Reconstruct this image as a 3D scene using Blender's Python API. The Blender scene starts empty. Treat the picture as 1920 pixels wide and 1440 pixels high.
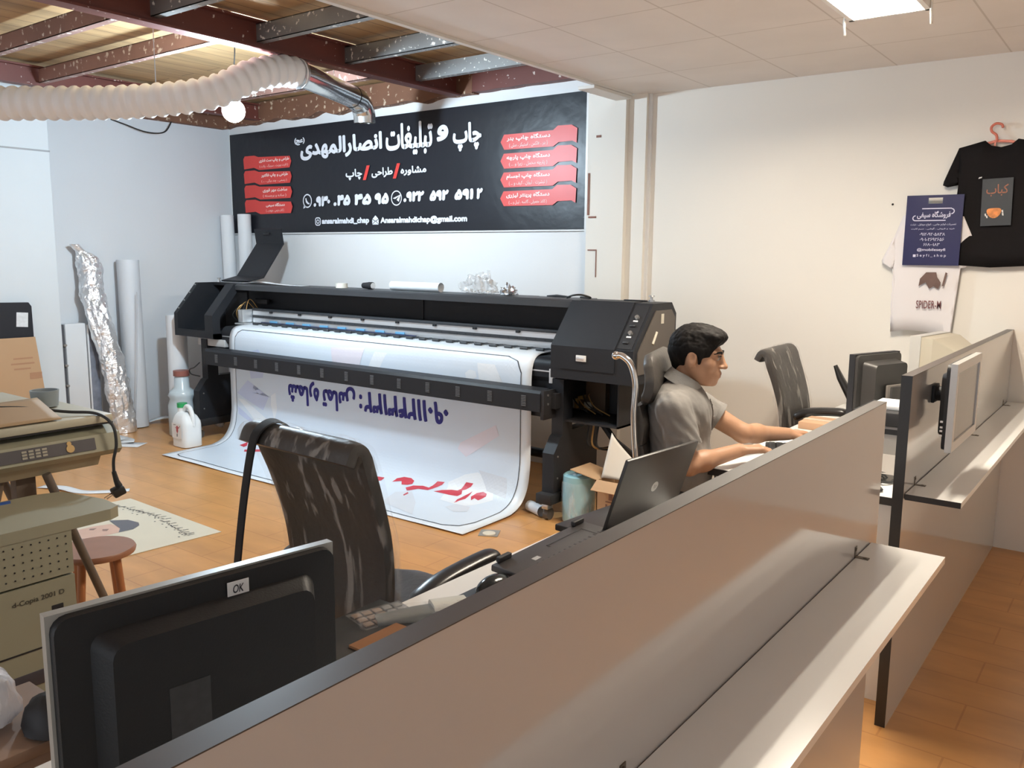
import bpy, bmesh, math, random
import numpy as np
from mathutils import Vector, Matrix, noise
random.seed(7)
SC = bpy.context.scene
COL = SC.collection
pi, sin, cos, rad = math.pi, math.sin, math.cos, math.radians
V = Vector

# ------------------------------------------------------------------ camera
FPX = 1600.0                      # focal length in pixels of the 1920 x 1440 frame
yaw, pit, rol = rad(37.0), rad(8.64), rad(-0.54)
fw = V((-sin(yaw)*cos(pit), cos(yaw)*cos(pit), -sin(pit)))
ri = V((cos(yaw), sin(yaw), 0))
dn = fw.cross(ri)
r2 = cos(rol)*ri + sin(rol)*dn
d2 = -sin(rol)*ri + cos(rol)*dn
cam_data = bpy.data.cameras.new('camera')
cam_data.sensor_width = 36.0
cam_data.lens = 36.0*FPX/1920.0
cam_data.clip_start = 0.02
cam = bpy.data.objects.new('camera', cam_data)
COL.objects.link(cam)
mw = Matrix.Identity(4)
for i in range(3):
    mw[i][0], mw[i][1], mw[i][2] = r2[i], -d2[i], -fw[i]
mw[0][3], mw[1][3], mw[2][3] = 0, 0, 1.55
cam.matrix_world = mw
SC.camera = cam

# ------------------------------------------------------------------ world, exposure
w = bpy.data.worlds.new('world'); SC.world = w; w.use_nodes = True
bg = w.node_tree.nodes['Background']
bg.inputs[0].default_value = (0.86, 0.92, 1.0, 1)
bg.inputs[1].default_value = 1.1
SC.view_settings.view_transform = 'Standard'
SC.view_settings.look = 'None'
SC.view_settings.exposure = 0.38
SC.view_settings.gamma = 1.0
SC.view_settings.use_curve_mapping = False
SC.cycles.use_denoising = True
SC.cycles.max_bounces = 8
SC.cycles.sample_clamp_indirect = 8.0
BULB_P = 760.0       # emission of the bare bulb over the printer
TUBE_P = 290.0       # emission of the tubes in the louvre light

# ------------------------------------------------------------------ materials
MATS = {}
def mat(name, col, rough=0.5, metal=0.0, spec=0.5, var=0.06, vscale=6.0, bump=0.0, bscale=60.0, coat=0.0, emit=None, estr=0.0):
    """Principled material whose colour wanders a little with a noise texture."""
    if name in MATS: return MATS[name]
    m = bpy.data.materials.new(name); m.use_nodes = True
    nt = m.node_tree; N = nt.nodes; L = nt.links
    b = N['Principled BSDF']
    b.inputs['Roughness'].default_value = rough
    b.inputs['Metallic'].default_value = metal
    b.inputs['Specular IOR Level'].default_value = spec
    b.inputs['Coat Weight'].default_value = coat
    tc = N.new('ShaderNodeTexCoord'); nz = N.new('ShaderNodeTexNoise')
    nz.inputs['Scale'].default_value = vscale; nz.inputs['Detail'].default_value = 4
    L.new(tc.outputs['Object'], nz.inputs['Vector'])
    mx = N.new('ShaderNodeMix'); mx.data_type = 'RGBA'
    lo = [max(0, c*(1-var)) for c in col]; hi = [min(1, c*(1+var)) for c in col]
    mx.inputs[6].default_value = (*lo, 1); mx.inputs[7].default_value = (*hi, 1)
    L.new(nz.outputs['Fac'], mx.inputs[0]); L.new(mx.outputs[2], b.inputs['Base Color'])
    if bump > 0:
        n2 = N.new('ShaderNodeTexNoise'); n2.inputs['Scale'].default_value = bscale; n2.inputs['Detail'].default_value = 3
        L.new(tc.outputs['Object'], n2.inputs['Vector'])
        bp = N.new('ShaderNodeBump'); bp.inputs['Strength'].default_value = bump; bp.inputs['Distance'].default_value = 0.01
        L.new(n2.outputs['Fac'], bp.inputs['Height']); L.new(bp.outputs['Normal'], b.inputs['Normal'])
    if emit:
        b.inputs['Emission Color'].default_value = (*emit, 1); b.inputs['Emission Strength'].default_value = estr
    MATS[name] = m
    return m

def film_mat(name, fac=0.16, col=(0.9, 0.92, 0.95), rough=0.12, streak=22.0, hi=None, lo_t=.52, hi_t=.68, stretch=.18):
    """clear wrinkled plastic film: mostly see-through, with glossy streaks"""
    if name in MATS: return MATS[name]
    m = bpy.data.materials.new(name); m.use_nodes = True
    nt = m.node_tree; N = nt.nodes; L = nt.links
    for n in list(N):
        if n.type == 'BSDF_PRINCIPLED': N.remove(n)
    out = [n for n in N if n.type == 'OUTPUT_MATERIAL'][0]
    tr = N.new('ShaderNodeBsdfTransparent'); gl = N.new('ShaderNodeBsdfPrincipled')
    gl.inputs['Base Color'].default_value = (*col, 1); gl.inputs['Roughness'].default_value = rough
    gl.inputs['Specular IOR Level'].default_value = 0.8
    tc = N.new('ShaderNodeTexCoord'); mp = N.new('ShaderNodeMapping'); mp.inputs['Scale'].default_value = (1, 1, stretch)
    nz = N.new('ShaderNodeTexNoise'); nz.inputs['Scale'].default_value = streak; nz.inputs['Detail'].default_value = 5
    L.new(tc.outputs['Object'], mp.inputs['Vector']); L.new(mp.outputs['Vector'], nz.inputs['Vector'])
    rp = N.new('ShaderNodeValToRGB'); rp.color_ramp.elements[0].position = lo_t; rp.color_ramp.elements[1].position = hi_t
    rp.color_ramp.elements[0].color = (fac, fac, fac, 1); rp.color_ramp.elements[1].color = (min(1, hi or fac*3.2),)*3 + (1,)
    L.new(nz.outputs['Fac'], rp.inputs['Fac'])
    bp = N.new('ShaderNodeBump'); bp.inputs['Strength'].default_value = 0.6; bp.inputs['Distance'].default_value = 0.02
    L.new(nz.outputs['Fac'], bp.inputs['Height']); L.new(bp.outputs['Normal'], gl.inputs['Normal'])
    mx = N.new('ShaderNodeMixShader')
    L.new(rp.outputs['Color'], mx.inputs[0]); L.new(tr.outputs[0], mx.inputs[1]); L.new(gl.outputs[0], mx.inputs[2])
    L.new(mx.outputs[0], out.inputs['Surface'])
    MATS[name] = m
    return m

# ------------------------------------------------------------------ object helpers
ORG = {}          # root name -> matrix from world into the root's frame
def thing(name, label, cat, loc=(0, 0, 0), rotz=0.0, group=None):
    o = bpy.data.objects.new(name, None); COL.objects.link(o)
    o.empty_display_size = 0.05
    o.location = loc; o.rotation_euler = (0, 0, rotz)
    o['label'] = label; o['category'] = cat
    if group: o['group'] = group
    ORG[o.name] = (Matrix.Translation(V(loc)) @ Matrix.Rotation(rotz, 4, 'Z')).inverted()
    return o
def tag(o, label, cat, group=None):
    o['label'] = label; o['category'] = cat
    if group: o['group'] = group
    return o
def struct(o):
    o['kind'] = 'structure'; return o
def dup(root, loc, rotz=None, label=None):
    r = root.copy(); COL.objects.link(r); r.location = loc
    if rotz is not None: r.rotation_euler = (0, 0, rotz)
    if label: r['label'] = label
    for ch in root.children:
        c = ch.copy(); COL.objects.link(c); c.parent = r
        for g in ch.children:
            d = g.copy(); COL.objects.link(d); d.parent = c
    return r

def smoothed(me, ang=40):
    me.shade_smooth()
    try: me.set_sharp_from_angle(angle=rad(ang))
    except Exception: pass

GL = {}
def _glyph_mesh(sv, off, res):
    c = bpy.data.curves.new('lettering', 'FONT'); c.body = sv; c.offset = off; c.resolution_u = res
    o = bpy.data.objects.new('lettering', c); me = bpy.data.meshes.new_from_object(o)
    bpy.data.objects.remove(o); bpy.data.curves.remove(c)
    r = ([tuple(v.co[:2]) for v in me.vertices], [tuple(p.vertices) for p in me.polygons], sum(p.area for p in me.polygons)); bpy.data.meshes.remove(me); return r
def glyph(ch, bold):
    """one filled letter (the cleanest of several fills) and its advance width"""
    k = (ch, round(bold, 4))
    if k not in GL:
        ref = max(v[0] for v in _glyph_mesh('l', 0, 2)[0]); adv = max(v[0] for v in _glyph_mesh(ch+'l', 0, 2)[0])-ref
        best = ([], [], -1.0)
        if ch.strip():
            for res in (3, 4, 6):
                for d in (0, .0015, .003, .0045):
                    g = _glyph_mesh(ch, bold+d, res)
                    if g[2] > best[2]*1.04: best = g
        GL[k] = (best[0], best[1], adv)
    return GL[k]
class B:
    """collects shapes in one bmesh and links them as ONE mesh object"""
    def __init__(s): s.bm = bmesh.new()
    def _tr(s, vs, M):
        if M is not None: bmesh.ops.transform(s.bm, matrix=M, verts=vs)
    def box(s, a, b, bev=0.0, M=None, seg=2):
        c = [(a[i]+b[i])/2 for i in range(3)]; d = [abs(b[i]-a[i]) for i in range(3)]
        r = bmesh.ops.create_cube(s.bm, size=1.0); vs = r['verts']
        bmesh.ops.scale(s.bm, vec=d, verts=vs); bmesh.ops.translate(s.bm, vec=c, verts=vs)
        if bev > 0:
            es = list({e for v in vs for e in v.link_edges})
            q = bmesh.ops.bevel(s.bm, geom=es, offset=min(bev, min(d)*0.45), segments=seg, profile=0.5, affect='EDGES')
            vs = list({v for f in q['faces'] for v in f.verts} | {v for v in vs if v.is_valid})
        s._tr([v for v in vs if v.is_valid], M); return s
    def cyl(s, p0, p1, r0, r1=None, n=20, cap=True):
        p0, p1 = V(p0), V(p1); r1 = r0 if r1 is None else r1
        d = p1-p0; L = d.length
        q = bmesh.ops.create_cone(s.bm, cap_ends=cap, segments=n, radius1=max(r0, 1e-5), radius2=max(r1, 1e-5), depth=L)
        M = Matrix.Translation((p0+p1)/2) @ d.to_track_quat('Z', 'Y').to_matrix().to_4x4()
        s._tr(q['verts'], M); return s
    def sph(s, c, r, n=16, sc=(1, 1, 1), M=None):
        q = bmesh.ops.create_uvsphere(s.bm, u_segments=n, v_segments=max(6, n//2+2), radius=1.0)
        k = [r*x for x in sc] if not hasattr(r, '__len__') else r
        bmesh.ops.scale(s.bm, vec=k, verts=q['verts'])
        s._tr(q['verts'], M); bmesh.ops.translate(s.bm, vec=c, verts=q['verts']); return s
    def rings(s, R, close=True, caps=True):
        """skin a list of vertex rings (each the same length)"""
        G = [[s.bm.verts.new(p) for p in r] for r in R]; n = len(R[0])
        for i in range(len(G)-1):
            for j in range(n if close else n-1):
                k = (j+1) % n
                try: s.bm.faces.new((G[i][j], G[i][k], G[i+1][k], G[i+1][j]))
                except ValueError: pass
        if caps and close:
            for g in (G[0], G[-1]):
                try: s.bm.faces.new(g)
                except ValueError: pass
        return s
    def tube(s, path, r, n=10, caps=True):
        P = [V(p) for p in path]; R = []
        t0 = (P[1]-P[0]).normalized(); up = V((0, 0, 1)) if abs(t0.z) < .9 else V((1, 0, 0))
        a = t0.cross(up).normalized()
        for i, p in enumerate(P):
            t = ((P[min(i+1, len(P)-1)]-P[max(i-1, 0)])).normalized()
            a = (a - t*a.dot(t)).normalized(); b = t.cross(a)
            rr = r[i] if hasattr(r, '__len__') else r
            R.append([p + (a*cos(2*pi*k/n)+b*sin(2*pi*k/n))*rr for k in range(n)])
        return s.rings(R, True, caps)
    def prism(s, poly, ax, a, b):
        """poly: 2D outline in the plane across axis ax ('x': (y,z), 'y': (x,z), 'z': (x,y))"""
        def P(u, v, t): return {'x': (t, u, v), 'y': (u, t, v), 'z': (u, v, t)}[ax]
        A = [s.bm.verts.new(P(u, v, a)) for u, v in poly]; Bv = [s.bm.verts.new(P(u, v, b)) for u, v in poly]
        n = len(poly); s.bm.faces.new(A); s.bm.faces.new(Bv)
        for i in range(n): s.bm.faces.new((A[i], A[(i+1) % n], Bv[(i+1) % n], Bv[i]))
        return s
    def lathe(s, prof, c, n=28, caps=True):
        c = V(c)
        return s.rings([[c+V((r*cos(2*pi*k/n), r*sin(2*pi*k/n), z)) for k in range(n)] for r, z in prof], True, caps)
    def quad(s, *p):
        s.bm.faces.new([s.bm.verts.new(q) for q in p]); return s
    def poly(s, pts): return s.quad(*pts)
    def grid(s, f, nu, nv):
        G = [[s.bm.verts.new(f(i/nu, j/nv)) for j in range(nv+1)] for i in range(nu+1)]
        for i in range(nu):
            for j in range(nv): s.bm.faces.new((G[i][j], G[i+1][j], G[i+1][j+1], G[i][j+1]))
        return s
    def slab(s, path, wid, thk, side, n=5, p=4.0, m=20):
        """rounded-section bar along path; side = width direction"""
        P = [V(q) for q in path]; side = V(side).normalized(); R = []
        for i, q in enumerate(P):
            t = (P[min(i+1, len(P)-1)]-P[max(i-1, 0)]).normalized(); nn = t.cross(side).normalized(); sd = nn.cross(t).normalized()
            W = wid[i] if hasattr(wid, '__len__') else wid; T = thk[i] if hasattr(thk, '__len__') else thk
            ring = []
            for k in range(m):
                a = 2*pi*k/m; ca, sa = cos(a), sin(a)
                e = 2.0/p
                ring.append(q + sd*(W/2*math.copysign(abs(ca)**e, ca)) + nn*(T/2*math.copysign(abs(sa)**e, sa)))
            R.append(ring)
        return s.rings(R)
    def text(s, sv, M, w=None, h=None, bold=0.0, depth=0.0, align='C', shear=0.0):
        """flat lettering: string sv fitted to width w and cap height h, placed with matrix M (x right, y up, z out)"""
        vs, fs, x = [], [], 0.0
        for ch in sv:
            gv, gf, adv = glyph(ch, bold); o_ = len(vs)
            vs += [(p[0]+x, p[1]) for p in gv]; fs += [tuple(i+o_ for i in f) for f in gf]; x += adv
        if not vs: return s
        xs = [v[0]+shear*v[1] for v in vs]; ys = [v[1] for v in vs]
        x0, x1, y0, y1 = min(xs), max(xs), min(ys), max(ys)
        sy = h/(y1-y0) if h else None; sx = w/(x1-x0) if w else sy
        if sy is None: sy = sx
        ox = {'C': (x0+x1)/2, 'L': x0, 'R': x1}[align]
        me = bpy.data.meshes.new('lettering'); me.from_pydata([(X, Y, 0) for X, Y in zip(xs, ys)], [], fs)
        for v in me.vertices: v.co = M @ V(((v.co.x-ox)*sx, (v.co.y-(y0+y1)/2)*sy, v.co.z))
        s.bm.from_mesh(me); bpy.data.meshes.remove(me); return s
    def build(s, name, m, parent=None, smooth=True, ang=40, base=None, label=None, recalc=True):
        """link as one object. Child: vertices go into the parent's root frame. Top level: origin at the base centre."""
        if recalc: bmesh.ops.recalc_face_normals(s.bm, faces=s.bm.faces)
        me = bpy.data.meshes.new(name); 
        o = bpy.data.objects.new(name, me); COL.objects.link(o)
        if parent is not None:
            ORG[o.name] = ORG[parent.name]
            bmesh.ops.transform(s.bm, matrix=ORG[parent.name], verts=s.bm.verts); o.parent = parent
        else:
            vs = [v.co for v in s.bm.verts]
            if base is None:
                base = V(((min(v.x for v in vs)+max(v.x for v in vs))/2, (min(v.y for v in vs)+max(v.y for v in vs))/2, min(v.z for v in vs)))
            base = V(base); bmesh.ops.translate(s.bm, vec=-base, verts=s.bm.verts); o.location = base
            ORG[o.name] = Matrix.Translation(base).inverted()
        s.bm.to_mesh(me); s.bm.free()
        for mm in (m if isinstance(m, (list, tuple)) else [m]): me.materials.append(mm)
        if smooth: smoothed(me, ang)
        if label: o['label'] = label
        return o

def arr_mesh(name, vs, fs, m, parent=None, smooth=True):
    me = bpy.data.meshes.new(name); me.from_pydata([tuple(v) for v in vs], [], [tuple(f) for f in fs]); me.update()
    o = bpy.data.objects.new(name, me); COL.objects.link(o); me.materials.append(m)
    if smooth: me.shade_smooth()
    if parent is not None: o.parent = parent; ORG[o.name] = ORG[parent.name]
    return o

def spline(pts, n=8):
    """Catmull-Rom through 3D points"""
    P = [V(p) for p in pts]; P = [P[0]*2-P[1]]+P+[P[-1]*2-P[-2]]; out = []
    for i in range(1, len(P)-2):
        a, b, c, d = P[i-1:i+3]
        for k in range(n):
            t = k/n
            out.append(0.5*((2*b)+(c-a)*t+(2*a-5*b+4*c-d)*t*t+(3*b-a-3*c+d)*t**3))
    out.append(P[-2]); return out
def frame(o, x, y):
    """matrix with origin o, x axis x, y axis y"""
    x = V(x).normalized(); y = V(y); z = x.cross(y).normalized(); y = z.cross(x)
    M = Matrix.Identity(4)
    for i in range(3): M[i][0], M[i][1], M[i][2], M[i][3] = x[i], y[i], z[i], o[i]
    return M

# ------------------------------------------------------------------ Persian shaping (presentation forms, visual order)
_F = {'ا': (0xFE8D, 2), 'آ': (0xFE81, 2), 'ب': (0xFE8F, 4), 'پ': (0xFB56, 4), 'ت': (0xFE95, 4), 'ج': (0xFE9D, 4), 'چ': (0xFB7A, 4),
      'ح': (0xFEA1, 4), 'خ': (0xFEA5, 4), 'د': (0xFEA9, 2), 'ر': (0xFEAD, 2), 'ز': (0xFEAF, 2), 'س': (0xFEB1, 4), 'ش': (0xFEB5, 4),
      'ص': (0xFEB9, 4), 'ط': (0xFEC1, 4), 'ع': (0xFEC9, 4), 'غ': (0xFECD, 4), 'ف': (0xFED1, 4), 'ق': (0xFED5, 4), 'ک': (0xFB8E, 4),
      'گ': (0xFB92, 4), 'ل': (0xFEDD, 4), 'م': (0xFEE1, 4), 'ن': (0xFEE5, 4), 'ه': (0xFEE9, 4), 'و': (0xFEED, 2), 'ی': (0xFBFC, 4),
      'ذ': (0xFEAB, 2)}
def fa(s):
    out = []; i = 0
    while i < len(s):
        ch = s[i]
        if ch in _F:
            base, k = _F[ch]
            prev = i > 0 and s[i-1] in _F and _F[s[i-1]][1] == 4
            if ch == 'ل' and i+1 < len(s) and s[i+1] == 'ا':
                out.append(chr(0xFEFC if prev else 0xFEFB)); i += 2; continue
            nxt = k == 4 and i+1 < len(s) and s[i+1] in _F
            idx = 3 if (prev and nxt) else 2 if nxt else 1 if prev else 0
            out.append(chr(base+idx) if idx else ch)
        else: out.append({'(': ')', ')': '('}.get(ch, ch))
        i += 1
    r = ''.join(reversed(out))
    return r

# ------------------------------------------------------------------ signed distance solids (for the person)
class SDF:
    def __init__(s, lo, hi, h):
        s.h = h; s.lo = np.array(lo, float); s.n = np.ceil((np.array(hi)-s.lo)/h).astype(int)+1
        s.f = np.full(s.n, 1.0, np.float32)
    def _sub(s, lo, hi, mg):
        a = np.maximum(0, np.floor((np.array(lo)-mg-s.lo)/s.h).astype(int)); b = np.minimum(s.n, np.ceil((np.array(hi)+mg-s.lo)/s.h).astype(int)+1)
        sl = tuple(slice(a[i], max(a[i], b[i])) for i in range(3))
        ax = [(s.lo[i]+np.arange(a[i], max(a[i], b[i]))*s.h).astype(np.float32) for i in range(3)]
        return sl, np.meshgrid(*ax, indexing='ij')
    def _mix(s, sl, d, k, op):
        f = s.f[sl]
        if f.size == 0: return
        if op == 'add':
            if k <= 0: s.f[sl] = np.minimum(f, d)
            else:
                t = np.clip(.5+.5*(d-f)/k, 0, 1); s.f[sl] = d*(1-t)+f*t-k*t*(1-t)
        else:
            if k <= 0: s.f[sl] = np.maximum(f, -d)
            else:
                t = np.clip(.5-.5*(d+f)/k, 0, 1); s.f[sl] = f*(1-t)-d*t+k*t*(1-t)
    def cap(s, a, b, ra, rb, k=.01, op='add', flat=False):
        a, b = np.array(a, float), np.array(b, float); r = max(ra, rb)
        sl, (X, Y, Z) = s._sub(np.minimum(a, b)-r, np.maximum(a, b)+r, max(k, 3*s.h))
        ab = b-a; t = ((X-a[0])*ab[0]+(Y-a[1])*ab[1]+(Z-a[2])*ab[2])/(ab@ab); tc = np.clip(t, 0, 1)
        d = np.sqrt((X-a[0]-tc*ab[0])**2+(Y-a[1]-tc*ab[1])**2+(Z-a[2]-tc*ab[2])**2)-(ra+(rb-ra)*tc)
        if flat: d = np.maximum(d, (t-1)*np.sqrt(ab@ab))
        s._mix(sl, d, k, op); return s
    def ell(s, c, r, k=.01, op='add', R=None):
        c, r = np.array(c, float), np.array(r, float); m = r.max()
        sl, (X, Y, Z) = s._sub(c-m, c+m, max(k, 3*s.h))
        X, Y, Z = X-c[0], Y-c[1], Z-c[2]
        if R is not None:
            R = np.array(R); X, Y, Z = (R[0][0]*X+R[1][0]*Y+R[2][0]*Z, R[0][1]*X+R[1][1]*Y+R[2][1]*Z, R[0][2]*X+R[1][2]*Y+R[2][2]*Z)
        k0 = np.sqrt((X/r[0])**2+(Y/r[1])**2+(Z/r[2])**2); k1 = np.sqrt((X/r[0]**2)**2+(Y/r[1]**2)**2+(Z/r[2]**2)**2)+1e-9
        s._mix(sl, k0*(k0-1)/k1, k, op); return s
    def mesh(s):
        f = s.f; n = f.shape; ins = f < 0
        c = np.zeros([x-1 for x in n], np.uint8)
        for dx in (0, 1):
            for dy in (0, 1):
                for dz in (0, 1): c += ins[dx:n[0]-1+dx, dy:n[1]-1+dy, dz:n[2]-1+dz]
        cells = np.argwhere((c > 0) & (c < 8)); idx = np.full(c.shape, -1, np.int32); idx[tuple(cells.T)] = np.arange(len(cells))
        acc = np.zeros((len(cells), 3)); cnt = np.zeros(len(cells))
        cor = [(0, 0, 0), (1, 0, 0), (0, 1, 0), (1, 1, 0), (0, 0, 1), (1, 0, 1), (0, 1, 1), (1, 1, 1)]
        vals = [f[cells[:, 0]+d[0], cells[:, 1]+d[1], cells[:, 2]+d[2]].astype(float) for d in cor]
        for i in range(8):
            for j in range(i+1, 8):
                if sum(abs(cor[i][q]-cor[j][q]) for q in range(3)) != 1: continue
                m = (vals[i] < 0) != (vals[j] < 0); t = vals[i]/(vals[i]-vals[j]+1e-12)
                p = np.array(cor[i])[None]+t[:, None]*(np.array(cor[j])-np.array(cor[i]))[None]
                acc[m] += p[m]; cnt[m] += 1
        P = s.lo+(cells+acc/np.maximum(cnt, 1)[:, None])*s.h
        F = []
        for ax in range(3):
            sl0 = [slice(None)]*3; sl1 = [slice(None)]*3; sl0[ax] = slice(0, -1); sl1[ax] = slice(1, None)
            e = np.argwhere(ins[tuple(sl0)] != ins[tuple(sl1)])
            u, v = (ax+1) % 3, (ax+2) % 3
            e = e[(e[:, u] > 0) & (e[:, v] > 0) & (e[:, u] < n[u]-1) & (e[:, v] < n[v]-1)]
            up = ins[tuple(e.T)]
            q = []
            for du, dv in ((-1, -1), (0, -1), (0, 0), (-1, 0)):
                w_ = e.copy(); w_[:, u] += du; w_[:, v] += dv; q.append(idx[tuple(w_.T)])
            q = np.stack(q, 1); q[~up] = q[~up][:, ::-1]; F.append(q)
        return P, np.concatenate(F)
def relax(P, F, it=2, lam=.5):
    E = np.concatenate([F[:, [i, (i+1) % 4]] for i in range(4)]); 
    for _ in range(it):
        a = np.zeros_like(P); c = np.zeros(len(P))
        for q in range(3): a[:, q] = np.bincount(E[:, 0], P[E[:, 1], q], len(P))+np.bincount(E[:, 1], P[E[:, 0], q], len(P))
        c = np.bincount(E[:, 0], minlength=len(P))+np.bincount(E[:, 1], minlength=len(P))
        P = P+lam*(a/np.maximum(c, 1)[:, None]-P)
    return P
# ================================================================== structure
def pos_brick(name, c1, c2, cm, bw, rh, mortar, off=(0, 0, 0), offset=0.5, rough=.4, rotz=0.0, spec=.5, nvar=.25, nscale=3.0, stretch=(1, 1, 1), bump=0.0):
    m = bpy.data.materials.new(name); m.use_nodes = True; nt = m.node_tree; N = nt.nodes; L = nt.links
    b = N['Principled BSDF']; b.inputs['Roughness'].default_value = rough; b.inputs['Specular IOR Level'].default_value = spec
    g = N.new('ShaderNodeNewGeometry'); mp = N.new('ShaderNodeMapping'); mp.inputs['Location'].default_value = off; mp.inputs['Rotation'].default_value = (0, 0, rotz)
    L.new(g.outputs['Position'], mp.inputs['Vector'])
    br = N.new('ShaderNodeTexBrick'); br.offset = offset; br.inputs['Scale'].default_value = 1.0
    br.inputs['Color1'].default_value = (*c1, 1); br.inputs['Color2'].default_value = (*c2, 1); br.inputs['Mortar'].default_value = (*cm, 1)
    br.inputs['Brick Width'].default_value = bw; br.inputs['Row Height'].default_value = rh; br.inputs['Mortar Size'].default_value = mortar; br.inputs['Mortar Smooth'].default_value = .3
    L.new(mp.outputs['Vector'], br.inputs['Vector'])
    m2 = N.new('ShaderNodeMapping'); m2.inputs['Scale'].default_value = stretch; L.new(g.outputs['Position'], m2.inputs['Vector'])
    nz = N.new('ShaderNodeTexNoise'); nz.inputs['Scale'].default_value = nscale; nz.inputs['Detail'].default_value = 6; L.new(m2.outputs['Vector'], nz.inputs['Vector'])
    mr = N.new('ShaderNodeMapRange'); mr.inputs[1].default_value = .25; mr.inputs[2].default_value = .75; mr.inputs[3].default_value = 1-nvar; mr.inputs[4].default_value = 1+nvar
    L.new(nz.outputs['Fac'], mr.inputs[0])
    mx = N.new('ShaderNodeMix'); mx.data_type = 'RGBA'; mx.blend_type = 'MULTIPLY'; mx.inputs[0].default_value = 1.0
    L.new(br.outputs['Color'], mx.inputs[6]); L.new(mr.outputs[0], mx.inputs[7]); L.new(mx.outputs[2], b.inputs['Base Color'])
    if bump:
        bp = N.new('ShaderNodeBump'); bp.inputs['Strength'].default_value = bump; bp.inputs['Distance'].default_value = .003; bp.invert = True
        L.new(br.outputs['Fac'], bp.inputs['Height']); L.new(bp.outputs['Normal'], b.inputs['Normal'])
    return m
def flaked(name, base, fleck, rough=.55, metal=0.0, scale=22, lo=.62, hi=.66, dark=None):
    """painted steel with flecks of spattered plaster"""
    m = bpy.data.materials.new(name); m.use_nodes = True; nt = m.node_tree; N = nt.nodes; L = nt.links
    b = N['Principled BSDF']; b.inputs['Roughness'].default_value = rough
    g = N.new('ShaderNodeNewGeometry'); nz = N.new('ShaderNodeTexNoise'); nz.inputs['Scale'].default_value = scale; nz.inputs['Detail'].default_value = 3
    L.new(g.outputs['Position'], nz.inputs['Vector'])
    rp = N.new('ShaderNodeValToRGB'); rp.color_ramp.elements[0].position = lo; rp.color_ramp.elements[1].position = hi
    L.new(nz.outputs['Fac'], rp.inputs['Fac'])
    n2 = N.new('ShaderNodeTexNoise'); n2.inputs['Scale'].default_value = 3.0; n2.inputs['Detail'].default_value = 5; L.new(g.outputs['Position'], n2.inputs['Vector'])
    m1 = N.new('ShaderNodeMix'); m1.data_type = 'RGBA'; L.new(n2.outputs['Fac'], m1.inputs[0])
    d = dark or [c*.6 for c in base]; m1.inputs[6].default_value = (*d, 1); m1.inputs[7].default_value = (*base, 1)
    mx = N.new('ShaderNodeMix'); mx.data_type = 'RGBA'; L.new(rp.outputs['Color'], mx.inputs[0]); L.new(m1.outputs[2], mx.inputs[6]); mx.inputs[7].default_value = (*fleck, 1)
    L.new(mx.outputs[2], b.inputs['Base Color'])
    if metal:
        inv = N.new('ShaderNodeMath'); inv.operation = 'MULTIPLY_ADD'; inv.inputs[1].default_value = -metal; inv.inputs[2].default_value = metal
        L.new(rp.outputs['Color'], inv.inputs[0]); L.new(inv.outputs[0], b.inputs['Metallic'])
    return m

M_floor = pos_brick('orange floor tiles', (.58, .295, .105), (.555, .28, .098), (.47, .22, .075), .40, .20, .004, rough=.30, nvar=.16, nscale=2.5, stretch=(1, 3, 1), spec=.45)
M_ceil = pos_brick('ceiling panels', (.80, .76, .73), (.79, .75, .72), (.62, .57, .53), .545, .59, .005, off=(.72, -3.42, 0), offset=0.0, rough=.55, nvar=.04, spec=.3)
M_board = pos_brick('timber boards', (.50, .33, .165), (.43, .27, .13), (.16, .09, .05), 4.0, .17, .004, rotz=pi/2, rough=.7, nvar=.35, nscale=2.0, stretch=(3, .5, 1))
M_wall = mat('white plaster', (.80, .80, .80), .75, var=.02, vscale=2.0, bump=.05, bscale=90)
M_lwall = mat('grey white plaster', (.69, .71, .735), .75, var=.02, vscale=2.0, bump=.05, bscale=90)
M_cream = mat('cream plaster', (.80, .765, .70), .7, var=.02, vscale=1.5, bump=.04, bscale=90)
M_trim = mat('off white trim', (.74, .72, .68), .5, var=.03)
M_red = flaked('red oxide steel', (.17, .045, .032), (.62, .52, .46), scale=26, lo=.68, hi=.71)
M_galv = flaked('galvanised steel', (.40, .41, .41), (.85, .82, .76), rough=.42, metal=.55, scale=30, lo=.62, hi=.66, dark=(.20, .19, .18))
M_rust = flaked('rusty flaking steel', (.26, .12, .065), (.60, .46, .33), rough=.8, scale=21, lo=.60, hi=.66, dark=(.12, .055, .035))

struct(B().box((-9, -3, -.06), (3, 6, 0)).build('floor', M_floor, smooth=False))
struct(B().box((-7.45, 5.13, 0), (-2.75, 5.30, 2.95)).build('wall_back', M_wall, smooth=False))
struct(B().box((-2.75, 5.15, 0), (3.0, 5.30, 2.60)).build('wall_right', M_cream, smooth=False))
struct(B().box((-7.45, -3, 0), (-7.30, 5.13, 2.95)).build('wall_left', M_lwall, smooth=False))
struct(B().box((2.6, -3, 0), (2.75, 5.15, 2.60)).build('wall_far_right', M_cream, smooth=False))
# stepped pilasters between the two walls
struct(B().box((-3.19, 5.06, 0), (-2.90, 5.13, 2.62)).build('trim_1', M_cream, smooth=False))
struct(B().box((-2.90, 5.10, 0), (-2.77, 5.15, 2.59)).build('trim_2', M_cream, smooth=False))
# white column on the left
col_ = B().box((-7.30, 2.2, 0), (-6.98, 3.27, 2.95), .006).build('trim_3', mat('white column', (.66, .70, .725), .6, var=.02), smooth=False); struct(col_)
struct(B().box((-6.98, 2.2, 2.30), (-6.972, 3.27, 2.312)).build('trim_4', mat('grey seam', (.35, .36, .37), .6), smooth=False))
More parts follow.
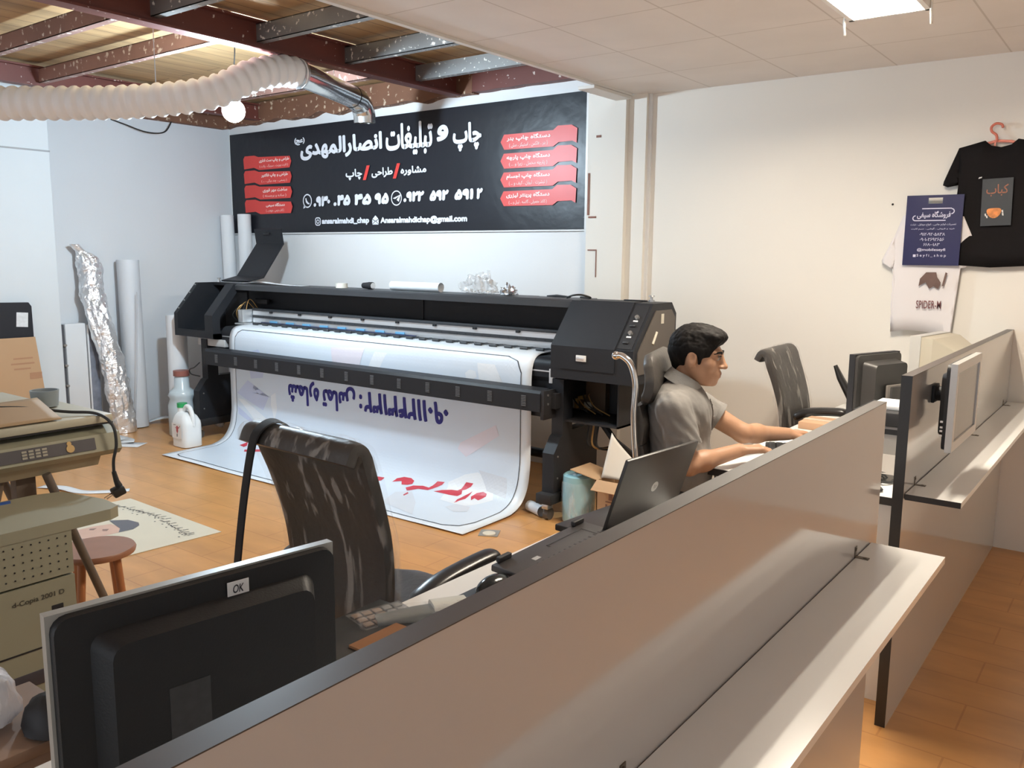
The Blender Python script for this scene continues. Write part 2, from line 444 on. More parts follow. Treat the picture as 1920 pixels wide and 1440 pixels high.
# dropped ceiling, its edge strip, boards and steelwork over the printer bay
struct(B().box((-2.86, -3, 2.59), (3.0, 5.15, 2.62)).build('ceiling', M_ceil, smooth=False))
struct(B().box((-2.885, -3, 2.575), (-2.855, 5.06, 2.66)).build('trim_5', M_trim, smooth=False))
struct(B().box((-2.98, 4.60, 2.555), (-2.862, 5.06, 2.574), .002).build('trim_6', M_trim, smooth=False))
struct(B().box((-7.45, -3, 2.91), (-2.86, 5.3, 2.95)).build('ceiling', M_board, smooth=False))
def ibeam(x, y0, y1, z0, z1, wd, m):
    b = B(); b.box((x-wd/2, y0, z0), (x+wd/2, y1, z0+.012)); b.box((x-.008, y0, z0+.012), (x+.008, y1, z1-.012)); b.box((x-wd/2, y0, z1-.012), (x+wd/2, y1, z1))
    return struct(b.build('ceiling_beam', m, smooth=False))
ibeam(-4.36, -3, 5.05, 2.72, 2.88, .10, M_red)
ibeam(-6.75, -3, 5.05, 2.74, 2.88, .09, M_red)
def joist(x0, x1, y, z0=2.76, m=None):
    b = B(); b.box((x0, y, z0), (x1, y+.004, z0+.10)); b.box((x0, y, z0), (x1, y+.05, z0+.004)); b.box((x0, y, z0+.096), (x1, y+.05, z0+.10))
    return struct(b.build('ceiling_joist', m or M_galv, smooth=False))
for y in (1.9, 2.60, 3.26, 3.94, 4.60): joist(-4.345, -2.89, y)
M_pink = flaked('worn pink steel', (.42, .24, .20), (.75, .68, .62), scale=24, lo=.60, hi=.66, dark=(.16, .09, .075))
for y, m in ((1.8, M_galv), (2.50, M_pink), (3.10, M_pink), (4.36, M_pink)): joist(-6.70, -4.375, y, m=m)
# rough rusty beam that carries the boards along the back wall, with broken plaster under it
def rough_bar(x0, x1, y0, y1, z0, z1, amp, n):
    b = B()
    R = []
    for i in range(n+1):
        x = x0+(x1-x0)*i/n; e = noise.noise(V((x*5, 3, 0)))*amp; e2 = noise.noise(V((x*9, 7, 0)))*amp
        R.append([V((x, y0+e2*.5, z0+e)), V((x, y0+e*.4, z1)), V((x, y1, z1)), V((x, y1, z0+e))])
    return b.rings(R)
struct(rough_bar(-7.29, -4.2, 5.05, 5.13, 2.725, 2.90, .035, 60).build('ceiling_beam', M_rust, ang=20))
struct(rough_bar(-4.2, -2.89, 5.05, 5.13, 2.735, 2.90, .012, 30).build('ceiling_beam', M_red, ang=20))
struct(rough_bar(-7.30, -7.22, 4.2, 5.05, 2.70, 2.90, .0, 2).build('ceiling_beam', M_rust, ang=20))
# scars where old brackets were cut from the pilaster
M_scar = mat('bare rusty scar', (.26, .13, .10), .8)
for x0, z0, x1, z1 in ((-3.18, 1.82, -3.165, 2.10), (-3.17, 1.80, -3.11, 1.812), (-3.12, 2.33, -3.085, 2.345), (-3.17, 1.58, -3.10, 1.588), (-3.105, 1.40, -3.10, 1.58)):
    struct(B().box((x0, 5.055, z0), (x1, 5.06, z1)).build('trim_7', M_scar, smooth=False))

# ------------------------------------------------------------------ lamps
t = thing('light_bulb', 'glowing bare white bulb hanging under the timber ceiling beside the white hose', 'lamp', (-4.62, 3.28, 2.40))
B().sph((-4.62, 3.28, 2.40), .068, 24).build('bulb', mat('lit bulb', (1, 1, 1), .4, emit=(.68, .86, 1.0), estr=BULB_P), t)
B().cyl((-4.62, 3.28, 2.462), (-4.62, 3.28, 2.53), .022, .018).build('socket', mat('white plastic', (.78, .78, .77), .35), t)
B().tube(spline([(-4.62, 3.28, 2.53), (-4.61, 3.285, 2.64), (-4.60, 3.29, 2.76), (-4.60, 3.29, 2.912)], 6), .004, 8).build('cord', mat('black rubber', (.02, .02, .02), .5), t)

t = thing('ceiling_light', 'bright recessed louvre light with glowing tubes in the tiled ceiling', 'lamp', (-1.0, 3.30, 2.59))
B().box((-1.16, 2.70, 2.584), (-.86, 3.92, 2.592), .001).build('backing', mat('white enamel', (.85, .85, .83), .3), t)
fr = B(); 
for a, b_ in (((-1.17, 2.69, 2.545), (-1.15, 3.93, 2.588)), ((-.87, 2.69, 2.545), (-.85, 3.93, 2.588)), ((-1.17, 2.69, 2.545), (-.85, 2.71, 2.588)), ((-1.17, 3.91, 2.545), (-.85, 3.93, 2.588))): fr.box(a, b_)
fr.build('frame', mat('white enamel', (.85, .85, .83), .3), t, smooth=False)
for x in (-1.09, -.93): B().cyl((x, 2.73, 2.570), (x, 3.89, 2.570), .013, n=14).build('tube', mat('lit tube', (1, 1, 1), .4, emit=(1.0, .89, .74), estr=TUBE_P), t)
lv = B()
for k in range(15): 
    y = 2.76+k*.08; lv.box((-1.15, y, 2.548), (-.87, y+.002, 2.560))
lv.build('louvre', mat('polished louvre', (.85, .83, .78), .2, .6), t, smooth=False)
for x in (-1.185, -.845):
    B().tube([(x, 3.90, 2.588), (x, 3.90, 2.54), (x, 3.92, 2.49)], .006, 8).build('spring_clip', mat('steel wire', (.8, .78, .72), .25, .9), t)
# ================================================================== wide-format printer
M_blk = mat('charcoal powder coat', (.0155, .017, .021), .5, spec=.3, bump=.08, bscale=220)
M_blk2 = mat('matt black', (.012, .012, .014), .6)
M_dk = mat('dark grey plastic', (.040, .043, .048), .45, spec=.4)
M_alu = mat('brushed aluminium', (.74, .76, .78), .32, .65)
M_steel = mat('zinc steel', (.55, .56, .57), .3, .9)
M_wht = mat('white plastic', (.78, .78, .77), .35)
M_rub = mat('black rubber', (.02, .02, .02), .5)
M_chrome = mat('chrome', (.80, .80, .80), .09, 1.0, var=.02)
M_brass = mat('copper wire', (.55, .33, .12), .4, .6)
PX0, PX1 = -6.66, -2.24
pr = thing('wide_format_printer', 'long charcoal wide-format printer standing on two castored legs below the black banner', 'printer', (-4.45, 4.3, 0))
prof = [(4.06, .845), (4.06, 1.035), (4.275, 1.285), (4.50, 1.285), (4.56, 1.22), (4.56, .845)]
# right housing
rb = B().prism(prof, 'x', -2.78, PX1)
right_box = rb.build('right_housing', M_blk, pr, smooth=False)
sd = V((0, 4.275-4.06, 1.285-1.035)).normalized(); nn = V((0, -sd.z, sd.y))
def slope(x, t, o=0.0):            # point on the sloping face, t from its lower edge
    return V((x, 4.06, 1.035)) + sd*t + nn*o
d_ = B().prism([(4.054, .905), (4.054, 1.036), (4.268, 1.289), (4.36, 1.289), (4.36, 1.284), (4.272, 1.284), (4.061, 1.033), (4.061, .905)], 'x', -2.715, -2.355)
door = d_.build('front_cover', M_blk, pr, smooth=False)
B().box((-2.60, 4.046, .955), (-2.535, 4.055, .99), .002).build('latch', M_wht, door, label='white latch on the charcoal cover')
B().box((-2.595, 4.043, .966), (-2.545, 4.0465, .980), .001).build('latch_tab', M_alu, door)
# control strip
Ms = frame(slope(-2.30, .16, .002), (1, 0, 0), sd)
B().box((-.045, -.15, -.002), (.045, .15, .001), .0005, M=Ms).build('control_strip', M_blk2, pr, smooth=False)
for t_ in (.225, .115): B().cyl(slope(-2.30, t_, .002), slope(-2.30, t_, .016), .014, .012).build('push_button', M_steel, pr)
for t_ in (.20, .09): B().box((-.014, -.005, 0), (.014, .005, .004), M=frame(slope(-2.302, t_, .002), (1, 0, 0), sd)).build('button_label', M_wht, pr, smooth=False)
for t_ in (.165, .05): B().box((-.017, -.006, 0), (.017, .006, .010), .002, M=frame(slope(-2.305, t_, .002), (1, 0, 0), sd)).build('rocker_switch', M_dk, pr)
M_side = mat('brown tinted side panel', (.085, .072, .06), .4)
B().prism([(4.10, .90), (4.10, 1.02), (4.30, 1.245), (4.49, 1.245), (4.535, 1.20), (4.535, .90)], 'x', PX1, PX1+.006).build('side_panel', M_side, pr, smooth=False)
B().box((-2.235, 4.36, 1.17), (-2.231, 4.39, 1.225)).build('side_label', mat('aged label', (.62, .58, .48), .5), pr, smooth=False)
B().cyl((-2.233, 4.265, 1.06), (-2.233, 4.31, 1.125), .008).build('side_handle', mat('aged label', (.62, .58, .48), .5), pr)
# left housing: open bay between two plates
def plate(x0, x1, nm): return B().prism(prof, 'x', x0, x1).build(nm, M_blk, pr, smooth=False)
plate(-6.66, -6.61, 'left_plate')
op = B()
outer = [(4.06, .845), (4.06, 1.035), (4.275, 1.285), (4.42, 1.285), (4.42, .845)]
inner = [(4.13, .90), (4.13, 1.01), (4.30, 1.215), (4.40, 1.215), (4.40, .90)]
A0 = [[V((x, u, v)) for u, v in outer] for x in (-6.22, -6.11)]; A1 = [[V((x, u, v)) for u, v in inner] for x in (-6.22, -6.11)]
for i in range(5):
    k = (i+1) % 5
    op.quad(A0[0][i], A0[0][k], A0[1][k], A0[1][i]); op.quad(A1[0][i], A1[0][k], A1[1][k], A1[1][i])
    op.quad(A0[0][i], A0[0][k], A1[0][k], A1[0][i]); op.quad(A0[1][i], A0[1][k], A1[1][k], A1[1][i])
op.build('bay_frame', M_blk, pr, smooth=False)
B().box((-6.61, 4.06, .845), (-6.11, 4.54, .885)).build('bay_floor', M_blk, pr, smooth=False)
B().box((-6.61, 4.06, .885), (-6.22, 4.075, .905)).build('bay_sill', M_blk, pr, smooth=False)
B().box((-6.61, 4.53, .885), (-6.03, 4.56, 1.285)).build('bay_back', M_blk2, pr, smooth=False)
B().box((-6.61, 4.42, 1.262), (-6.03, 4.53, 1.285)).build('bay_top', M_blk, pr, smooth=False)
for k in range(4):
    p = slope(-6.636, .05+.085*k, .0); B().cyl(p, p+nn*.005, .006, n=10).build('screw', M_steel, pr)
# flipped-up bay lid
lid = B()
L0 = [(4.50, 1.292), (4.66, 1.325), (4.885, 1.62), (4.865, 1.755)]; th = .012
L1 = [(4.49, 1.302), (4.652, 1.337), (4.873, 1.624), (4.853, 1.753)]
lid.prism(L0+L1[::-1], 'x', -6.60, -6.22)
lid.build('flipped_lid', M_blk, pr, smooth=False)
B().box((-6.46, 4.845, 1.70), (-6.38, 4.858, 1.72), .002).build('lid_latch', M_blk2, pr)
B().box((-6.52, 4.46, 1.285), (-6.28, 4.52, 1.292)).build('hinge', M_steel, pr, smooth=False)
# wiring and carriage end at the left of the rail
cr = B().box((-6.105, 4.30, .97), (-6.04, 4.44, 1.075), .004).build('rail_end_block', M_alu, pr)
B().box((-6.11, 4.27, .955), (-5.98, 4.46, .966)).build('carriage_plate', M_alu, pr, smooth=False)
for k in range(6):
    x = -6.20+.025*k
    B().tube(spline([(x, 4.36, .97), (x+.01, 4.31+.02*(k % 3), 1.03+.02*(k % 2)), (x+.03, 4.38, 1.10+.012*k), (x+.05, 4.46, 1.06)], 6), .004, 6).build('ink_tube', M_brass if k % 2 else M_rub, pr)
B().box((-6.06, 4.44, 1.12), (-5.90, 4.47, 1.16), .004).build('sensor_box', M_blk2, pr)
# centre hood
B().box((-6.03, 4.50, .80), (-2.78, 4.55, 1.245)).build('back_panel', M_blk, pr, smooth=False)
B().prism([(4.285, 1.238), (4.285, 1.275), (4.30, 1.285), (4.56, 1.285), (4.56, 1.238)], 'x', -6.11, -2.78).build('hood_top', M_dk, pr, smooth=False)
B().box((-4.20, 4.492, 1.06), (-4.185, 4.502, 1.24)).build('panel_joint', M_blk2, pr, smooth=False)
# rail
B().box((-6.03, 4.385, 1.066), (-2.78, 4.45, 1.086), .003).build('rail_cover', M_dk, pr)
B().box((-6.03, 4.395, .962), (-2.78, 4.45, 1.066)).build('guide_rail', M_alu, pr, smooth=False)
B().box((-6.03, 4.388, 1.008), (-2.78, 4.396, 1.030)).build('toothed_belt', M_dk, pr, smooth=False)
for k in range(9): B().box((-5.8+.36*k, 4.383, 1.052), (-5.77+.36*k, 4.40, 1.068), .002).build('rail_clip', M_blk2, pr)
hb = B()
for k in range(44): hb.cyl((-5.95+.0725*k, 4.3865, 1.019), (-5.95+.0725*k, 4.3885, 1.019), .004, n=8)
hb.build('belt_holes', M_blk2, pr)
# pinch rollers along the media
for k in range(25):
    x = -5.86+.1235*k
    q = B(); q.box((x-.010, 4.29, .964), (x+.010, 4.385, .973), .003); q.cyl((x-.028, 4.292, .970), (x+.028, 4.292, .970), .0095, n=12)
    q.build('pinch_roller', M_dk, pr)
B().box((-5.95, 4.33, .967), (-2.82, 4.345, .975)).build('roller_bar', M_dk, pr, smooth=False)
tb = mat('sky blue tape', (.16, .42, .66), .5)
for k in range(8): B().box((-5.79+.205*k, 4.378, .972), (-5.70+.205*k, 4.386, .992)).build('blue_tape', tb, pr, smooth=False)
B().box((-5.90, 4.375, .966), (-4.15, 4.384, .978)).build('roller_shield', mat('navy shield', (.03, .04, .10), .5), pr, smooth=False)
# platen
pl = [(4.50, .70), (4.50, .945)]
for k in range(7):
    a = pi/2*k/6; pl.append((4.19-.055*sin(a), .89+.055*cos(a)))
pl += [(4.135, .83), (4.16, .80), (4.16, .70)]
B().prism(pl, 'x', -6.10, -2.76).build('platen', M_blk, pr, ang=30)
B().box((-6.09, 4.131, .862), (-2.765, 4.1345, .870)).build('platen_trim', M_alu, pr, smooth=False)
B().box((-2.825, 4.11, .80), (-2.795, 4.14, .885), .002).build('side_clamp', M_wht, pr)
B().box((-6.5, 4.2, .70), (-3.03, 4.5, .845)).build('chassis', M_blk2, pr, smooth=False)
B().box((-6.42, 4.12, .775), (-6.05, 4.20, .835), .004).build('cable_tray', mat('grey duct', (.50, .49, .48), .5), pr)
# heater / take-up beam in front of the sheet
bm_ = B().prism([(3.985, .645), (3.985, .752), (4.0, .768), (4.085, .775), (4.085, .645)], 'x', -6.12, -2.80)
beam = bm_.build('dryer_beam', M_blk, pr, smooth=False)
for k in range(13):
    x = -5.98+.254*k
    v = B()
    for j in range(7): v.box((x, 3.980, .672+.0095*j), (x+.032, 3.986, .6765+.0095*j))
    v.build('air_vent', mat('vent grey', (.13, .135, .145), .4), beam, smooth=False)
B().box((-2.80, 3.99, .60), (-2.775, 4.20, .770), .002).build('beam_end_plate', M_blk2, pr)
for z in (.69, .742): B().cyl((-2.7755, 4.03, z), (-2.771, 4.03, z), .007, n=10).build('screw', M_steel, pr)
B().box((-2.98, 4.14, .585), (-2.80, 4.24, .645), .003).build('beam_bracket', M_blk2, pr)
B().box((-6.15, 3.99, .645), (-6.12, 4.20, .772), .002).build('beam_end_plate', M_blk2, pr)
B().box((-2.80, 4.06, .66), (-2.74, 4.16, .75)).build('beam_arm', M_blk2, pr, smooth=False)
B().box((-6.32, 4.10, .66), (-6.15, 4.18, .75)).build('beam_arm', M_blk2, pr, smooth=False)
# legs
def leg(x0, x1):
    lp = [(4.02, .13), (4.02, .40), (4.09, .49), (4.11, .50), (4.11, .83), (4.21, .83), (4.21, .52), (4.50, .52), (4.50, .13)]
    l = B().prism(lp, 'x', x0, x1).build('leg', M_blk, pr, smooth=False)
    B().box((x0-.01, 3.97, .105), (x1+.015, 4.53, .165), .003).build('foot_bar', M_blk2, l)
    for y in (4.02, 4.47):
        xm = (x0+x1)/2
        B().box((xm-.022, y-.03, .07), (xm+.022, y+.03, .105), .004).build('caster_fork', M_steel, l)
        B().cyl((xm-.016, y+.012, .036), (xm+.016, y+.012, .036), .036, n=18).build('caster_wheel', mat('grey castor tyre', (.10, .09, .08), .4), l)
    for z in (.25, .38): B().cyl((x1, 4.06, z), (x1+.004, 4.06, z), .006, n=8).build('screw', M_steel, l)
    return l
leg(-2.80, -2.72); leg(-6.36, -6.28)
B().cyl((-6.28, 4.36, .30), (-2.80, 4.36, .30), .03, n=14).build('cross_tube', M_blk2, pr)
# open electronics box under the right housing
eb = B(); X0, X1, Y0, Y1, Z0, Z1 = -3.02, -2.36, 4.13, 4.48, .58, .845
eb.box((X0, Y1-.01, Z0), (X1, Y1, Z1)); eb.box((X0, Y0+.12, Z0), (X0+.01, Y1, Z1)); eb.box((X1-.01, Y0, Z0), (X1, Y1, Z1)); eb.box((-2.715, Y0, Z0), (X1, Y1, Z0+.012)); eb.box((X0, Y0+.12, Z0), (-2.715, Y1, Z0+.012)); eb.box((X0, Y0+.12, Z1-.01), (X1, Y1, Z1))
eb.build('electronics_box', M_blk2, pr, smooth=False)
B().box((-2.98, 4.42, .60), (-2.62, 4.468, .82)).build('circuit_board', mat('dark circuit board', (.09, .055, .03), .5), pr, smooth=False)
for i, (x, z, a, b_) in enumerate(((-2.66, .78, .03, .02), (-2.62, .79, .02, .03), (-2.66, .72, .015, .03), (-2.60, .70, .03, .05), (-2.66, .64, .02, .05), (-2.63, .64, .015, .05), (-2.56, .65, .04, .03))):
    x -= .20; z -= .03
    B().box((x, 4.40, z), (x+a*1.3, 4.422, z+b_*1.2), .002).build('circuit_part', mat('amber component', (.50, .32, .10), .4) if i % 2 else mat('pale component', (.48, .44, .36), .4), pr)
for k in range(4): B().tube(spline([(-2.84+.04*k, 4.40, .77-.02*k), (-2.82+.04*k, 4.36, .70), (-2.76+.04*k, 4.33, .65), (-2.70+.05*k, 4.36, .60)], 6), .004, 6).build('wire', M_brass if k % 2 else M_rub, pr)
for k in range(3): B().tube(spline([(-2.62+.03*k, 4.25, .58), (-2.60+.03*k, 4.20, .45), (-2.55+.03*k, 4.26, .42), (-2.47+.02*k, 4.34, .44)], 6), .006, 6).build('hanging_cable', M_brass if k == 1 else M_rub, pr)
B().tube([(-2.58, 4.30, .58), (-2.45, 4.25, .48), (-2.40, 4.38, .38), (-2.42, 4.46, .22)], .02, 8).build('brace', M_blk2, pr)
B().tube(spline([(-6.30, 4.05, .64), (-6.33, 4.02, .60), (-6.42, 4.03, .57), (-6.43, 4.05, .53), (-6.35, 4.08, .515)], 6), .005, 8).build('hanging_cable', M_rub, pr)

# ------------------------------------------------------------------ sheet coming out of the printer
_P = [(4.38, .962), (4.25, .9585), (4.19, .952), (4.15, .93), (4.128, .89), (4.118, .84), (4.115, .75), (4.115, .35), (4.108, .24), (4.085, .14), (4.03, .062), (3.95, .022), (3.85, .010), (3.48, .004)]
_Q = [(p.y, p.z) for p in spline([(0, y, z) for y, z in _P], 10)]
_S = [0.0]
for i in range(1, len(_Q)): _S.append(_S[-1]+math.hypot(_Q[i][0]-_Q[i-1][0], _Q[i][1]-_Q[i-1][1]))
SL = _S[-1]
def sheet(x, s, o=0.0):
    """point at arc length s down the sheet, lifted o off its printed side"""
    s = min(max(s, 0), SL-1e-6); i = 0
    while _S[i+1] < s: i += 1
    t = (s-_S[i])/(_S[i+1]-_S[i]); a, b_ = _Q[i], _Q[i+1]
    ty, tz = b_[0]-a[0], b_[1]-a[1]; L = math.hypot(ty, tz)
    y, z = a[0]+ty*t, a[1]+tz*t
    e = max(0, s-1.15); z += .010*min(1, e*4)*(.5+.5*noise.noise(V((x*2.2, s*2, 0))))   # the foot of the sheet buckles a little
    n_ = (tz/L, -ty/L)
    return V((x, y+n_[0]*o, z+n_[1]*o))
MX0, MX1 = -5.975, -2.955
t = thing('printed_banner_sheet', 'pale blue printed banner hanging from the printer to the floor with navy lettering upside down', 'banner', (-4.46, 3.9, 0))
M_sheet = mat('white banner vinyl', (.76, .82, .88), .38, var=.02)
NS = 110
b = B().grid(lambda u, v: sheet(MX0+(MX1-MX0)*u, SL*v), 60, NS)
sh = b.build('vinyl', M_sheet, t, ang=80)
sh.modifiers.new('thickness', 'SOLIDIFY').thickness = .0012
def decal(name, pts, m, off=.002, sub=3):
    sub = max(sub, 6)
    bb = B(); vs = [bb.bm.verts.new((x, s, 0)) for x, s in pts]
    bb.bm.faces.new(vs)
    bmesh.ops.triangulate(bb.bm, faces=bb.bm.faces)
    for _ in range(sub): bmesh.ops.subdivide_edges(bb.bm, edges=[e for e in bb.bm.edges if e.calc_length() > .035], cuts=1, use_grid_fill=False); bmesh.ops.triangulate(bb.bm, faces=bb.bm.faces)
    for v in bb.bm.verts: v.co = sheet(v.co.x, v.co.y, off)
    return bb.build(name, m, t, smooth=False, recalc=False)
M_tint = mat('printed pale blue', (.66, .74, .83), .38, var=.04, vscale=3)
inner_ = [(-5.90, .30), (-5.88, .26), (-5.84, .235), (-3.15, .235), (-3.07, .26), (-3.03, .33), (-3.03, 1.50), (-3.06, 1.60), (-3.15, 1.645), (-5.82, 1.645), (-5.88, 1.62), (-5.90, 1.56)]
decal('printed_ground', inner_, M_tint, .0015, 7)
M_lav = mat('printed lavender', (.56, .62, .80), .38, var=.03); M_pale = mat('printed white', (.78, .82, .86), .38, var=.03)
M_gr = mat('printed pale grey', (.63, .67, .73), .38); M_pk = mat('printed pale pink', (.74, .70, .77), .38)
for p in ([(-5.89, .753), (-5.744, .638), (-5.688, .66), (-5.664, .738), (-5.482, .745), (-5.557, .86), (-5.797, .788)], [(-5.89, .862), (-5.681, .955), (-5.707, .976), (-5.875, .924)], [(-5.75, .42), (-5.6, .38), (-5.5, .45), (-5.55, .6), (-5.7, .62)]): decal('printed_shape', p, M_lav, .0022, 3)
for p in ([(-5.454, .734), (-5.397, .701), (-5.383, .831), (-5.417, .932), (-5.457, .804)], [(-3.476, .373), (-3.439, .347), (-3.389, .354), (-3.378, .39), (-3.416, .409), (-3.465, .406)],
          [(-5.88, .80), (-5.80, .80), (-5.45, .95), (-5.5, 1.06)], [(-4.3, .30), (-4.18, .30), (-4.33, .55), (-4.43, .55)], [(-3.38, .30), (-3.24, .30), (-3.2, .36), (-3.3, .37), (-3.1, .52), (-3.33, .55)],
          [(-3.56, 1.10), (-3.45, 1.03), (-3.35, 1.0), (-3.22, 1.05), (-3.16, 1.16), (-3.3, 1.30), (-3.5, 1.28)], ): decal('printed_shape', p, M_pale, .0022, 3)
for p in ([(-3.372, 1.37), (-3.354, 1.289), (-3.244, 1.284), (-3.199, 1.371), (-3.263, 1.418)], [(-3.75, 1.54), (-3.84, 1.328), (-3.758, 1.258), (-3.577, 1.416), (-3.43, 1.60)], [(-3.347, .985), (-3.12, 1.0), (-3.08, 1.13), (-3.24, 1.106)],
          ): decal('printed_shape', p, M_gr, .0026, 3)
for p in ([(-3.514, .832), (-3.223, .678), (-3.195, .742), (-3.462, .918), (-3.534, .874)], [(-4.75, .30), (-4.4, .28), (-4.45, .42), (-4.72, .46)]): decal('printed_shape', p, M_pk, .0030, 3)
M_ink = mat('black ink', (.02, .02, .03), .4)
bb = B(); n = len(inner_)
dense = []
for i in range(n):
    a, c = inner_[i], inner_[(i+1) % n]; L = math.hypot(c[0]-a[0], c[1]-a[1]); k = max(1, int(L/.03))
    for j in range(k): dense.append((a[0]+(c[0]-a[0])*j/k, a[1]+(c[1]-a[1])*j/k))
cx, cy = -4.46, .95; n = len(dense)
def ins(p, d): return (p[0]+math.copysign(min(d, abs(cx-p[0])), cx-p[0]), p[1]+math.copysign(min(d, abs(cy-p[1])), cy-p[1]))
for i in range(n):
    a, c = dense[i], dense[(i+1) % n]; a2, c2 = ins(a, .005), ins(c, .005)
    bb.quad(sheet(*a, .003), sheet(*c, .003), sheet(*c2, .003), sheet(*a2, .003))
bb.build('border_line', M_ink, t, smooth=False, recalc=False)
M_navy = mat('navy ink', (.012, .014, .20), .4)
def up_text(sv, x0, x1, s0, s1, bold):
    """lettering turned upside down on the hanging part of the sheet"""
    z = .962-.0
    y = 4.1125
    zc = sheet(0, (s0+s1)/2).z
    M = frame((((x0+x1)/2), y, zc), (-1, 0, 0), (0, 0, -1))
    bb = B()
    for i, (dx, dz) in enumerate(((.006, .003), (-.006, .003), (.006, -.003), (-.006, -.003), (0, .005), (0, -.005), (0, 0))): bb.text(sv, Matrix.Translation((dx, -.00015*i, dz)) @ M, x1-x0, s1-s0, .003)
    bb.build('lettering', M_navy, t, smooth=False, recalc=False)
up_text(fa('شماره تماس :'), -5.235, -4.43, .575, .76, .014)
up_text('۰۹۰۱۱۲۴۳۱۳۲', -4.40, -3.62, .590, .735, .016)
M_redk = mat('red ink', (.56, .04, .065), .4)
for p in ([(-3.326, 1.172), (-3.305, 1.135), (-3.262, 1.117), (-3.23, 1.124), (-3.223, 1.145), (-3.24, 1.172), (-3.254, 1.192), (-3.292, 1.18), (-3.301, 1.206)],
          [(-3.381, 1.281), (-3.395, 1.229), (-3.373, 1.174), (-3.342, 1.129), (-3.344, 1.167), (-3.348, 1.207), (-3.37, 1.235)],
          [(-3.617, 1.203), (-3.569, 1.173), (-3.502, 1.153), (-3.455, 1.148), (-3.435, 1.13), (-3.421, 1.078), (-3.363, 1.076), (-3.371, 1.101), (-3.397, 1.127), (-3.42, 1.14), (-3.405, 1.171), (-3.42, 1.197), (-3.485, 1.203), (-3.546, 1.202)],
          [(-3.841, 1.231), (-3.805, 1.192), (-3.734, 1.174), (-3.679, 1.178), (-3.665, 1.154), (-3.648, 1.114), (-3.589, 1.108), (-3.597, 1.131), (-3.645, 1.181), (-3.667, 1.205), (-3.744, 1.214), (-3.774, 1.24), (-3.799, 1.265)],
          [(-3.754, 1.345), (-3.771, 1.284), (-3.743, 1.308), (-3.733, 1.361)],
          [(-3.992, 1.204), (-3.984, 1.16), (-3.935, 1.136), (-3.871, 1.133), (-3.833, 1.149), (-3.826, 1.18), (-3.853, 1.199), (-3.899, 1.209), (-3.884, 1.182), (-3.928, 1.175), (-3.97, 1.192)],
          [(-4.30, 1.26), (-4.24, 1.20), (-4.153, 1.185), (-4.084, 1.18), (-4.082, 1.217), (-4.13, 1.25), (-4.20, 1.27)],
          [(-4.62, 1.22), (-4.5, 1.18), (-4.38, 1.20), (-4.36, 1.10), (-4.33, 1.10), (-4.34, 1.23), (-4.5, 1.24)],
          [(-5.697, 1.189), (-5.65, 1.137), (-5.616, 1.178), (-5.63, 1.20)], [(-5.58, 1.23), (-5.4, 1.17), (-5.38, 1.20), (-5.55, 1.26)]): decal('calligraphy_stroke', p, M_redk, .003, 2)

# ------------------------------------------------------------------ black shop banner on the back wall
bn = thing('shop_banner', 'wide black vinyl shop banner with white Persian lettering and red ribbons on the back wall', 'banner', (-5.25, 5.10, 1.70))
BX0, BX1, BZ0, BZ1, BY = -7.27, -3.225, 1.728, 2.655, 5.108
M_bk = mat('glossy black vinyl', (.0135, .0145, .020), .34, spec=.35, var=.15, vscale=1.5, bump=.25, bscale=9)
b = B(); 
def bf(u, v):
    x = BX0+(BX1-BX0)*u; z0 = BZ0+.018*math.sin(u*pi)*0; z = BZ0+(BZ1-BZ0)*v
    return V((x, BY+.004*noise.noise(V((x*2.5, z*1.4, 0))), z))
sheet_o = b.grid(bf, 60, 16).build('vinyl', M_bk, bn, ang=80)
B().box((BX0-.02, 5.112, BZ0-.012), (BX1+.03, 5.124, BZ1+.012)).build('backing_board', M_wht, bn, smooth=False)
B().box((BX1+.005, 5.085, BZ0-.02), (BX1+.028, 5.112, BZ1+.02)).build('end_batten', M_wht, bn, smooth=False)
TY = 5.1015
def P2(px, py):
    """banner-plane point from fractions of the width and height (0,0 = lower left)"""
    return V((BX0+(BX1-BX0)*px, TY, BZ0+(BZ1-BZ0)*py))
def btext(sv, fx0, fx1, fy0, fy1, m, bold=0, shear=0, nm='lettering'):
    c = P2((fx0+fx1)/2, (fy0+fy1)/2); M = frame(c, (1, 0, 0), (0, 0, 1))
    d = bold*.30; W_, H_ = (fx1-fx0)*(BX1-BX0)-2*d, (fy1-fy0)*(BZ1-BZ0)-2*d; bb = B()
    for i, (dx, dz) in enumerate(((d, 0), (-d, 0), (0, d), (0, -d), (.7*d, .7*d), (-.7*d, .7*d), (.7*d, -.7*d), (-.7*d, -.7*d), (0, 0)) if d > .001 else ((0, 0),)):
        bb.text(sv, Matrix.Translation((dx, -.00012*i, dz)) @ M, W_, H_, .003, shear=shear)
    return bb.build(nm, m, bn, smooth=False, recalc=False)
def bpoly(pts, m, nm, o=0.0, lab=None):
    return B().poly([P2(x, y)+V((0, -o, 0)) for x, y in pts]).build(nm, m, bn, smooth=False, recalc=False, label=lab)
M_let = mat('white lettering', (.80, .82, .88), .4); M_rib = mat('red ribbon print', (.70, .055, .045), .4); M_ribt = mat('pale ribbon lettering', (.95, .70, .66), .4)
